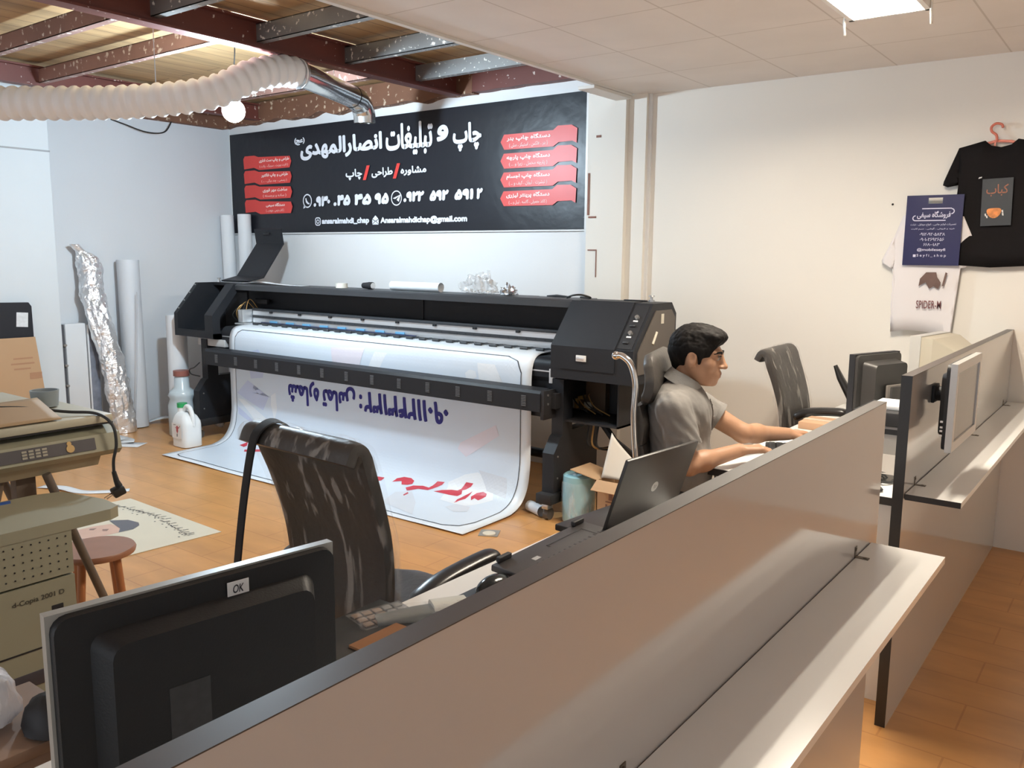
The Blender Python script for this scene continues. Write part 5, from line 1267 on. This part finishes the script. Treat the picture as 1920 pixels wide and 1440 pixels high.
# ================================================================== things on the far desk
t = thing('keyboard', 'dark keyboard under the hands of the seated person', 'keyboard', (-1.14, 3.38, .75))
Mk = frame((-1.15, 3.36, .758), (-.36, .93, 0), (-.93, -.36, 0))
B().box((-.20, -.07, -.007), (.20, .07, .007), .004, M=Mk).build('case', M_blk2, t)
for r in range(4): B().box((-.185, -.058+.03*r, .007), (.185, -.034+.03*r, .012), .002, M=Mk).build('key_row', M_dk, t)
t = thing('mouse_pad', 'colourful mouse pad at the front corner of the far desk', 'mat', (-1.1, 3.15, .75))
B().box((-1.22, 3.07, .7503), (-1.02, 3.22, .7525)).build('pad', M_ink, t, smooth=False)
for k, c in enumerate(((.45, .22, .18), (.55, .50, .47), (.10, .22, .40), (.40, .55, .62))): B().box((-1.21+.047*k, 3.08, .7525), (-1.17+.047*k, 3.21, .7529)).build('printed_stripe', mat('pad print %d' % k, c, .45), t, smooth=False)
t = thing('computer_mouse', 'black mouse beside the right hand of the seated person', 'mouse', (-1.13, 3.16, .753))
blob((-1.09, 3.17, .757), (.055, .033, .032), 0, 1, 0, 14).build('shell', mat('glossy black plastic', (.012, .016, .018), .18), t)
for k, (x, y, r, lab) in enumerate(((-1.16, 3.62, .3, 'white paper lying under the left hand of the seated person'), (-1.05, 3.52, .9, 'white sheet lying between the hands of the seated person'))):
    b = B(); b.box((-.105, -.075, 0), (.105, .075, .003+.006*(1-k)), M=Matrix.Translation((x, y, .751)) @ Matrix.Rotation(r, 4, 'Z')); tag(b.build('paper_sheet', M_paper, smooth=False), lab, 'paper')
t = thing('cardboard_box', 'small flat cardboard box on the far desk before the chair armrest', 'box', (-1.24, 4.06, .75))
B().box((-1.30, 3.97, .751), (-1.10, 4.16, .784), .002).build('box_body', mat('pinkish cardboard', (.50, .30, .18), .65), t)
B().box((-1.302, 4.045, .783), (-1.098, 4.085, .7855)).build('tape', mat('pale tape', (.6, .5, .38), .35), t, smooth=False)
b = B(); b.box((-.10, -.06, 0), (.10, .06, .003), M=Matrix.Translation((-1.13, 4.42, .79)) @ Matrix.Rotation(.5, 4, 'Z') @ Matrix.Rotation(-.25, 4, 'X')); tag(b.build('paper_sheet', mat('cream paper', (.74, .70, .62), .6), smooth=False), 'cream paper leaning beside the black monitor on the far desk', 'paper')
t = thing('desktop_printer', 'small black and grey printer on the far desk seen through the gap between the partitions', 'printer', (-.80, 3.62, .75))
B().box((-.92, 3.50, .751), (-.66, 3.78, .90), .008).build('case', mat('grey printer case', (.33, .31, .29), .4), t)
B().box((-.93, 3.49, .90), (-.655, 3.79, .955), .008).build('top_cover', M_blk2, t)
B().box((-.93, 3.495, .868), (-.655, 3.50, .888)).build('paper_slot', M_blk2, t, smooth=False)
B().box((-.88, 3.55, .9555), (-.70, 3.74, .972), .002).build('paper_stack', M_paper, t)
t = thing('desk_phone', 'grey telephone with a coiled cord in the gap between the partitions', 'telephone', (-.78, 3.28, .75))
B().prism([(3.22, .751), (3.40, .751), (3.40, .81), (3.22, .775)], 'x', -.90, -.68).build('body', mat('grey phone plastic', (.26, .24, .22), .4), t, smooth=False)
B().slab([(-.87, 3.23, .80), (-.87, 3.30, .825), (-.87, 3.39, .835)], .045, .03, (1, 0, 0)).build('handset', M_dk, t)
B().tube([V((-.74+.02*cos(k*.9), 3.24-.004*k, .765+.012*sin(k*.9))) for k in range(40)], .0035, 6).build('coiled_cord', M_rub, t)
B().tube(spline([(-.72, 3.30, .757), (-.70, 3.18, .757), (-.76, 3.12, .77), (-.70, 3.06, .757), (-.74, 3.02, .756)], 8), .005, 6).build('cable_tangle', M_rub); tag(bpy.data.objects['cable_tangle'], 'dark cable lying on the far desk by the gap between the partitions', 'cable')

# ================================================================== chairs
def chair_base(t, M0, m, r=.27):
    B().cyl(M0 @ V((0, 0, .09)), M0 @ V((0, 0, .40)), .028, n=16).build('gas_lift', M_steel, t)
    for k in range(5):
        a = 2*pi*k/5+.3; l = B().slab([M0 @ V((0, 0, .105)), M0 @ V((r*.5*cos(a), r*.5*sin(a), .095)), M0 @ V((r*cos(a), r*sin(a), .075))], [.06, .045, .035], [.04, .03, .025], M0.to_3x3() @ V((-sin(a), cos(a), 0))).build('leg', m, t)
        c = M0 @ V((r*cos(a), r*sin(a), .028)); B().cyl(c+V((-.02, 0, 0)), c+V((.02, 0, 0)), .027, n=14).build('caster', M_blk2, l)
def office_chair(name, label, loc, rotz, arms=True, film=True, H=1.05, armx=(-.25, .16), seatm=None, armz=0.0, flip=False):
    t = thing(name, label, 'chair', loc, rotz); M0 = Matrix.Translation(V(loc)) @ Matrix.Rotation(rotz, 4, 'Z'); S = M0.to_3x3() @ V((0, 1, 0))
    ml = seatm or mat('brown black leather', (.030, .026, .024), .42, bump=.2, bscale=40)
    W = lambda *p: M0 @ V(p)
    B().slab([W(-.24, 0, .455), W(-.05, 0, .45), W(.15, 0, .455), W(.25, 0, .44)], [.44, .48, .48, .42], [.07, .085, .085, .05], S, p=5).build('seat', ml, t)
    k = (H-.45)/.60
    prof_ = [(-.215, .44), (-.235, .55), (-.235, .66), (-.25, .78), (-.285, .90), (-.315, .98), (-.335, 1.035), (-.365, 1.045), (-.385, 1.01)]
    pth = spline([W(x, 0, .45+(z-.45)*k) for x, z in prof_], 5)
    n = len(pth); wid = [.40+.07*min(1, 1.6*i/n) for i in range(n)]; thk = [.050 if i < n*.7 else .045 for i in range(n)]
    B().slab(pth, wid, thk, S, p=6).build('backrest', ml, t)
    if film:
        bb = B(); R = []; m = 44
        for i, q in enumerate(pth):
            tg = (pth[min(i+1, n-1)]-pth[max(i-1, 0)]).normalized(); nn_ = tg.cross(S).normalized(); ring = []
            f = i/(n-1)
            for j in range(m):
                a = 2*pi*j/m; ca, sa = cos(a), sin(a); e = .45
                u = (wid[i]/2+.012+.05*(1-f)*(.5+.5*noise.noise(V((f*3, sa*2, 1)))))*math.copysign(abs(ca)**e, ca); v_ = (thk[i]/2+.008)*math.copysign(abs(sa)**e, sa)
                rp = .008*noise.noise(V((u*26, i*.12, sa*3)))+.005*noise.noise(V((u*60, i*.2, 5)))
                ring.append(q+S*u+nn_*(v_+rp*(1 if sa > 0 else -1)))
            R.append(ring)
        bb.rings(R, True, False).build('plastic_cover', film_mat('chair film', .035, col=(.80, .75, .68), streak=24, hi=.27, lo_t=.56, hi_t=.63, stretch=.10), t, ang=80)
    Ma = mat('glossy black armrest', (.016, .015, .015), .30)
    for s in (-1, 1):
        y = s*.28
        if flip and s > 0:
            B().slab([W(.02, y, .70), W(-.03, y, .80), W(-.09, y, .90), W(-.12, y, .965)], [.04, .06, .055, .03], [.035, .045, .035, .02], S, p=2.4).build('armrest', Ma, t)
            B().box((-.0, y-.02, .44), (.04, y+.02, .75), .006, M=M0).build('arm_support', mat('grey arm bracket', (.33, .33, .34), .35, .5), t); continue
        B().slab(spline([W(armx[0], y, .615+armz), W((armx[0]+armx[1])/2-.06, y, .65+armz), W(armx[1]-.05, y, .665+armz), W(armx[1], y, .655+armz)], 5), [.035]+[.066]*12+[.055, .045, .03], [.03]+[.042]*12+[.035, .03, .02], S, p=2.4).build('armrest', Ma, t)
        B().tube(spline([W(-.05, s*.22, .43), W(-.05, s*.27, .45), W(-.06, s*.28, .55), W(-.06, s*.28, .63+armz)], 6), .016, 10).build('arm_support', M_blk2, t)
    chair_base(t, M0, M_blk2)
    return t, M0
ch1, CM1 = office_chair('office_chair', 'black office chair in clear plastic wrap, seen from behind in the foreground', (-1.79, 1.81, 0), rad(88), H=1.06, armx=(-.22, .13))
ch2, CM2 = office_chair('office_chair', 'plastic-wrapped black office chair at the far desk beyond the seated person', (-1.25, 4.50, 0), rad(2), H=1.06, armx=(-.16, .10), armz=.14, flip=True)
t = thing('bag_strap', 'black shoulder strap hanging over the back of the foreground chair', 'strap', (-2.0, 1.5, .6))
b = B(); sp = spline([(-1.945, 1.585, .88), (-1.94, 1.555, 1.0), (-1.935, 1.505, 1.067), (-1.933, 1.455, 1.085), (-1.94, 1.412, 1.06), (-1.955, 1.400, 1.0), (-1.99, 1.395, .85), (-2.03, 1.395, .66), (-2.06, 1.395, .48)], 8)
b.slab(sp, .058, .006, (.94, -.34, 0), p=6, m=12).build('webbing', mat('black webbing', (.008, .008, .009), .8), t)
# executive chair of the seated person
PR = rad(16); PL = (-1.345, 3.12, 0)
t = thing('executive_chair', 'high-backed grey black chair with a chrome frame behind the seated person', 'chair', PL, PR); M0 = Matrix.Translation(V(PL)) @ Matrix.Rotation(PR, 4, 'Z'); S = M0.to_3x3() @ V((0, 1, 0)); W = lambda *p: M0 @ V(p)
ml = mat('grey black leather', (.055, .050, .045), .45, bump=.15, bscale=50)
B().slab([W(-.22, 0, .425), W(0, 0, .415), W(.2, 0, .42), W(.26, 0, .40)], [.44, .48, .48, .42], [.05, .06, .06, .04], S, p=5).build('seat', ml, t)
for z0, z1, x0, x1, nm in ((.47, .66, -.225, -.235, 'back_pad'), (.665, .83, -.237, -.250, 'back_pad'), (.835, .985, -.252, -.266, 'back_pad')):
    B().slab([W(x0, 0, z0), W((x0+x1)/2+.008, 0, (z0+z1)/2), W(x1, 0, z1)], .45, [.03, .05, .03], S, p=5).build(nm, ml, t)
B().slab(spline([W(-.250, 0, .99), W(-.228, 0, 1.03), W(-.222, 0, 1.085), W(-.235, 0, 1.14), (W(-.252, 0, 1.175))], 5), [.40, .42, .44]+[.45]*8+[.44, .43, .42, .41, .40, .38, .36, .34, .30, .26], [.03, .04, .05]+[.06]*14+[.055, .05, .045, .035], S, p=4).build('headrest', ml, t)
for s in (-1, 1):
    B().tube(spline([W(-.20, s*.245, .40), W(-.235, s*.245, .60), W(-.26, s*.245, .80), W(-.272, s*.245, .95), W(-.27, s*.245, 1.07), W(-.29, s*.245, 1.145), W(-.325, s*.238, 1.175), W(-.35, s*.23, 1.175)][:(8 if s < 0 else 5)], 8), .0125, 12).build('chrome_tube', M_chrome, t)
    B().tube(spline([W(-.26, s*.247, .66), W(-.14, s*.275, .66), W(-.05, s*.275, .645), W(-.02, s*.27, .60), W(-.04, s*.25, .42)], 8), .012, 12).build('arm_tube', M_chrome, t)
    B().slab([W(-.22, s*.276, .678), W(-.12, s*.278, .68), W(-.05, s*.276, .665)], .05, .022, S).build('armrest', M_blk2, t)
B().tube([W(-.262, -.245, .80), W(-.285, 0, .80), W(-.262, .245, .80)], .011, 12).build('chrome_crossbar', M_chrome, t)
for s, zz, xx in ((-1, 1.175, -.352), (1, 1.07, -.27)): B().sph(W(xx, s*(.23 if s < 0 else .245), zz), .016, 16).build('end_cap', M_chrome, t)
chair_base(t, M0, M_chrome)
# ================================================================== the seated person
PP, PA = (-1.485, 3.016, 0), rad(25)
t = thing('person', 'person with short black hair and grey polo shirt, sitting and typing at the far desk', 'person', PP, PA)
M_skin = mat('warm brown skin', (.40, .22, .13), .5, var=.08, vscale=18, bump=.05, bscale=120)
M_polo = mat('grey marl cotton', (.21, .20, .188), .9, var=.08, vscale=50, bump=.25, bscale=30)
M_hair = mat('black hair', (.007, .006, .0055), .65, spec=.15, var=.3, vscale=30)
hc = V((.087, 0, 1.172)); hR = Matrix.Rotation(rad(-9), 3, 'Z') @ Matrix.Rotation(rad(7), 3, 'Y')
def H(x, y, z): return tuple(hc + hR @ V((x, y, z)))
hRr = [list(r) for r in hR]          # rows; columns are the rotated axes
s = SDF((-.20, -.33, .58), (.68, .62, 1.31), .0032)
# torso, neck
s.ell((.02, 0, .93), (.105, .165, .15), .03).ell((.02, 0, .72), (.11, .145, .17), .04)
s.cap((.01, -.08, .995), (.01, -.165, .980), .046, .048, .03).cap((.01, .08, .995), (.03, .165, .980), .046, .048, .03)
s.cap((.03, 0, 1.0), H(-.022, 0, -.05), .054, .047, .03)
# arms
Rs, Re, Rw = (.008, -.175, .985), (.075, -.195, .780), (.262, -.035, .812)
Ls, Le, Lw = (.03, .172, .985), (.285, .170, .838), (.480, .352, .808)
for S_, E_, W_ in ((Rs, Re, Rw), (Ls, Le, Lw)):
    s.cap(S_, E_, .048, .039, .02).cap(E_, W_, .039, .0265, .015)
    m_ = [E_[i]*.72+W_[i]*.28 for i in range(3)]; s.ell(m_, (.0375, .036, .035), .03)
# hands
def hand(wr, d, up, thumb, curls):
    d = V(d).normalized(); up = V(up); sd = up.cross(d).normalized()*thumb; up = d.cross(sd)*thumb; up = up if up.z > 0 else -up
    w_ = V(wr)
    def P(a, b, c): return tuple(w_+d*a+sd*b+up*c)
    for o in (-.024, -.008, .010, .026): s.cap(P(.012, o*.55, .0), P(.082, o, .004), .0135, .0115, .012)
    for (o, L, spread), cu in zip(((.029, .072, .10), (.0095, .080, .02), (-.0105, .074, -.06), (-.029, .058, -.16)), curls):
        p = P(.084, o, .004); a = 0.0; pr_ = p
        for j, (fr_, rr0, rr1) in enumerate(((.46, .0098, .0088), (.30, .0088, .0080), (.24, .0080, .0068))):
            a += cu[j]; l = L*fr_
            q = tuple(V(pr_)+(d*cos(a)-up*sin(a)+sd*spread*cos(a))*l)
            s.cap(pr_, q, rr0, rr1, .004 if j else .008); pr_ = q
    s.cap(P(.014, .022, -.004), P(.048, .050, -.010), .0140, .0115, .012).cap(P(.048, .050, -.010), P(.080, .058, -.016), .0112, .0090, .004).cap(P(.080, .058, -.016), P(.102, .054, -.022), .0090, .0072, .003)
c1 = [(.36, .50, .40), (.30, .46, .38), (.34, .50, .40), (.44, .55, .42)]
c2 = [(.10, .35, .30), (.15, .40, .30), (.20, .45, .35), (.28, .50, .40)]
hand(Rw, (.96, .22, .04), (0, 0, 1), 1, c1)
hand(Lw, (.68, .70, -.10), (0, 0, 1), -1, c2)
# head
s.ell(H(-.008, 0, .028), (.092, .073, .082), .01, R=hRr)
s.ell(H(.030, 0, -.030), (.062, .060, .068), .03, R=hRr).ell(H(.048, 0, -.070), (.042, .044, .038), .025, R=hRr)
s.ell(H(.076, 0, -.094), (.018, .023, .016), .016, R=hRr)
for q in (-1, 1):
    s.cap(H(-.005, q*.058, -.035), H(.055, q*.034, -.088), .014, .014, .03)          # jaw line
    s.ell(H(.062, q*.040, -.024), (.020, .022, .020), .02, R=hRr)                    # cheek
    s.cap(H(.083, q*.014, .026), H(.072, q*.048, .024), .008, .008, .014)            # brow
    s.ell(H(.094, q*.031, .008), (.014, .017, .010), .010, 'sub', R=hRr)             # eye socket
    s.ell(H(.078, q*.0305, .0065), (.0135, .0165, .0105), .004, R=hRr)               # eyelid mass
s.cap(H(.088, 0, .022), H(.108, 0, -.022), .008, .0105, .012).ell(H(.112, 0, -.027), (.0125, .012, .0105), .008, R=hRr)
for q in (-1, 1): s.ell(H(.102, q*.012, -.030), (.010, .0075, .0075), .005, R=hRr)
s.ell(H(.086, 0, -.062), (.014, .024, .020), .014, R=hRr)
s.cap(H(.0975, -.010, -.055), H(.0975, .010, -.055), .0062, .0062, .006).cap(H(.0955, -.009, -.067), H(.0955, .009, -.067), .0070, .0070, .006)
s.cap(H(.1045, -.020, -.0608), H(.1045, .020, -.0608), .0022, .0022, .002, 'sub')
for q in (-1, 1):
    s.ell(H(-.006, q*.077, -.010), (.0205, .0095, .034), .006, R=hRr)
    s.ell(H(-.001, q*.087, -.004), (.0095, .0065, .018), .004, 'sub', R=hRr)
P_, F_ = s.mesh(); P_ = relax(P_, F_, 2, .4); del s
arr_mesh('body', P_, F_, M_skin, t)
# eyes, brows, lips
for q in (-1, 1):
    B().sph(H(.0795, q*.0305, .0065), .0125, 16).build('eye', mat('eye white', (.70, .66, .62), .25), None) if False else None
def loc(bb, name, m, label=None):
    me = bpy.data.meshes.new(name); bmesh.ops.recalc_face_normals(bb.bm, faces=bb.bm.faces); bb.bm.to_mesh(me); bb.bm.free(); me.materials.append(m); smoothed(me, 60)
    o = bpy.data.objects.new(name, me); COL.objects.link(o); o.parent = t; ORG[o.name] = ORG[t.name]
    if label: o['label'] = label
    return o
for q in (-1, 1):
    e = loc(B().sph(H(.0812, q*.0305, .0055), .0118, 18), 'eye', mat('eye white', (.36, .32, .29), .25))
    i_ = loc(B().sph(H(.0885, q*.0300, .0048), .0056, 14), 'iris', mat('dark brown iris', (.02, .012, .008), .15)); i_.parent = e
    b = B(); b.slab([H(.0955, q*.013, .0225), H(.0945, q*.026, .0275), H(.0845, q*.044, .0265), H(.072, q*.056, .020)], [.008, .0085, .007, .003], [.005, .006, .005, .003], hR @ V((0, 0, 1)))
    loc(b, 'eyebrow', M_hair)
    b = B(); b.slab([H(.0925, q*.018, .0115), H(.0955, q*.030, .0145), H(.0865, q*.045, .0105)], [.003, .0035, .002], [.003, .0035, .002], hR @ V((0, 0, 1))); loc(b, 'eyelashes', M_hair)
b = B(); b.slab([H(.0925, -.020, -.061), H(.1010, -.008, -.0565), H(.1018, 0, -.0575), H(.1010, .008, -.0565), H(.0925, .020, -.061)], [.003, .0075, .0075, .0075, .003], [.004, .006, .006, .006, .004], hR @ V((0, 0, 1)))
b.slab([H(.0915, -.018, -.0635), H(.0990, -.008, -.0675), H(.1000, 0, -.068), H(.0990, .008, -.0675), H(.0915, .018, -.0635)], [.003, .008, .009, .008, .003], [.004, .006, .007, .006, .004], hR @ V((0, 0, 1)))
loc(b, 'lips', mat('brown pink lips', (.30, .115, .085), .4))
# hair
s = SDF((-.14, -.12, 1.03), (.26, .12, 1.33), .003)
s.ell(H(-.010, 0, .030), (.1025, .0835, .0925), .0, R=hRr)
s.cap(H(-.052, 0, -.02), H(-.050, 0, -.082), .030, .016, .02)
s.ell(H(.030, 0, .084), (.070, .066, .034), .02, R=hRr).ell(H(.066, 0, .080), (.034, .056, .020), .02, R=hRr)
s.cap(H(-.074, 0, .0), H(-.064, 0, -.052), .036, .024, .02)
s.ell(H(.128, 0, .000), (.078, .12, .062), .006, 'sub', R=hRr)
s.ell(H(.050, 0, -.070), (.070, .14, .080), .008, 'sub', R=hRr)
s.ell(H(-.006, 0, -.022), (.029, .14, .040), .006, 'sub', R=hRr)
s.ell(H(-.02, 0, -.180), (.20, .18, .085), .006, 'sub', R=hRr)
for q in (-1, 1): s.cap(H(.026, q*.071, .03), H(.024, q*.070, -.022), .010, .006, .006)
P_, F_ = s.mesh(); P_ = relax(P_, F_, 1, .4)
c0 = np.array(H(-.01, 0, .03)); out_ = []
for p in P_:
    d = V(p-c0); q = V((p[0]*38, p[1]*70, p[2]*38)); amp = .0038 if p[2] > hc.z+.035 else .0012
    out_.append(V(p)+d.normalized()*amp*(noise.noise(q)+.5*noise.noise(q*2.3)))
arr_mesh('hair', out_, F_, M_hair, t)
# polo shirt
s = SDF((-.22, -.34, .44), (.40, .34, 1.12), .004)
s.ell((.028, 0, .935), (.125, .175, .145), .03).ell((.012, 0, .985), (.092, .150, .066), .04).ell((.035, 0, .74), (.132, .165, .19), .05).ell((.01, 0, .57), (.150, .178, .125), .04)
s.cap((.008, -.06, 1.008), Rs, .050, .058, .04).cap((.015, .06, 1.008), Ls, .050, .058, .04)
Rh = tuple(Rs[i]+(Re[i]-Rs[i])*.66 for i in range(3)); Lh = tuple(Ls[i]+(Le[i]-Ls[i])*.60 for i in range(3))
s.cap(Rs, Rh, .066, .067, .02, flat=True).cap(Ls, Lh, .065, .063, .02, flat=True)
s.cap((.035, 0, 1.04), H(-.01, 0, -.02), .060, .060, .004, 'sub')
for S_, E_ in ((Rh, Re), (Lh, Le)):
    a = tuple(S_[i]-(E_[i]-S_[i])*.12 for i in range(3)); s.cap(a, E_, .056, .060, .0, 'sub')
s.f = np.maximum(s.f, (.50-(s.lo[2]+np.arange(s.n[2])*s.h)).astype(np.float32)[None, None, :])
P_, F_ = s.mesh(); P_ = relax(P_, F_, 2, .5)
nrm = np.zeros_like(P_)
for k in range(4):
    a, b_, c_ = P_[F_[:, k-1]], P_[F_[:, k]], P_[F_[:, (k+1) % 4]]; nn_ = np.cross(c_-b_, a-b_)
    for q in range(3): nrm[:, q] += np.bincount(F_[:, k], nn_[:, q], len(P_))
nrm /= np.linalg.norm(nrm, axis=1)[:, None]+1e-9
out_ = []
for p, n_ in zip(P_, nrm):
    q = V((p[0]*16+p[2]*9, p[1]*15, p[2]*7)); w_ = noise.noise(q)+.5*noise.noise(q*2.1)
    fold = max(0, 1-abs(p[2]-.90)/.12)*sin((p[2]*1.3+p[1]*1.2+p[0])*95)*.3
    out_.append(V(p)+V(n_)*(.0085*w_+.005*fold*(1 if abs(p[1]) > .13 else .3)))
arr_mesh('polo_shirt', out_, F_, M_polo, t)
# hem bands, collar, placket
def band(c, ax, r, h0, nm, m):
    c = V(c); ax = V(ax).normalized(); b = B(); b.tube([c-ax*h0, c-ax*h0*.5, c+ax*.002, c+ax*.001], [r, r+.0015, r+.0015, r-.008], 30, False); return loc(b, nm, m)
band(Rh, V(Re)-V(Rs), .068, .016, 'sleeve_hem', M_polo); band(Lh, V(Le)-V(Ls), .0645, .016, 'sleeve_hem', M_polo)
nb, na = V((.044, 0, 1.072)), V((.40, 0, .916))
u_ = V((0, 1, 0)).cross(na).normalized(); v_ = na.cross(u_)
b = B(); R = []
for k in range(33):
    a = rad(24+312*k/32); fr_ = abs(cos(a/2)) ; rad_ = u_*cos(a)+v_*sin(a); op_ = max(0, cos(a))
    up_ = na*(.026-.012*op_); R.append([nb+rad_*.0625+na*-.012, nb+rad_*.0615+up_, nb+rad_*.067+up_+na*.003, nb+rad_*(.083+.010*op_)-na*(.018+.022*op_), nb+rad_*(.080+.010*op_)-na*(.018+.022*op_)])
b.rings(R, False, False); o = loc(b, 'collar', mat('grey collar rib', (.29, .285, .27), .85, bump=.2, bscale=160)); o.modifiers.new('t', 'SOLIDIFY').thickness = .002
b = B(); b.tube([nb-na*.02, nb+na*.016], [.0595, .0575], 30, False); loc(b, 'undershirt', mat('pale undershirt', (.70, .64, .60), .8))
A3 = np.array([tuple(p) for p in out_]); fr3 = []
for z in (1.0, .98, .955, .93, .905, .88):
    m_ = (abs(A3[:, 1]) < .01) & (abs(A3[:, 2]-z) < .008)
    fr3.append(V((A3[m_, 0].max()+.001, 0, z)))
loc(B().slab(fr3, .026, .004, (0, 1, 0), p=6), 'placket', mat('dark placket', (.12, .10, .085), .85))
b = B(); b.cyl(fr3[3]+V((.001, 0, 0)), fr3[3]+V((.004, 0, 0)), .0055, n=12); loc(b, 'button', mat('grey button', (.30, .28, .26), .4))
b = B(); b.cyl(fr3[1]+V((.001, 0, 0)), fr3[1]+V((.004, 0, 0)), .0055, n=12); loc(b, 'button', mat('grey button', (.30, .28, .26), .4))
# trousers and shoes (hidden by the desk from the camera)
s = SDF((-.22, -.26, .03), (.56, .26, .66), .007)
s.ell((-.01, 0, .555), (.145, .175, .105), .03)
for q in (-1, 1): s.cap((.02, q*.085, .535), (.40, q*.115, .535), .082, .062, .03).cap((.40, q*.115, .535), (.37, q*.115, .10), .058, .046, .02, flat=True)
P_, F_ = s.mesh(); P_ = relax(P_, F_, 2, .5); arr_mesh('trousers', P_, F_, mat('dark grey trousers', (.05, .05, .055), .85), t)
for q in (-1, 1):
    b = B(); b.slab([(.30, q*.115, .055), (.36, q*.115, .062), (.46, q*.115, .048), (.54, q*.115, .030)], [.065, .085, .095, .06], [.09, .11, .075, .04], (0, 1, 0), p=3); loc(b, 'shoe', mat('black shoe', (.02, .02, .022), .4))

# ================================================================== groups of repeated things
for nm, g in (('office_chair', 'black office chairs'), ('computer_monitor', 'flat computer monitors'), ('keyboard', 'computer keyboards'), ('computer_mouse', 'computer mice'), ('desk', 'white desks'),
              ('desk_partition', 'grey white desk partitions'), ('paper_offcut', 'white paper offcuts'), ('bolt', 'steel bolts on the printer'), ('cardboard_box', 'cardboard boxes'), ('paper_sheet', 'paper sheets on the far desk')):
    for o in list(COL.objects):
        if o.parent is None and o.name.split('.')[0] == nm: o['group'] = g
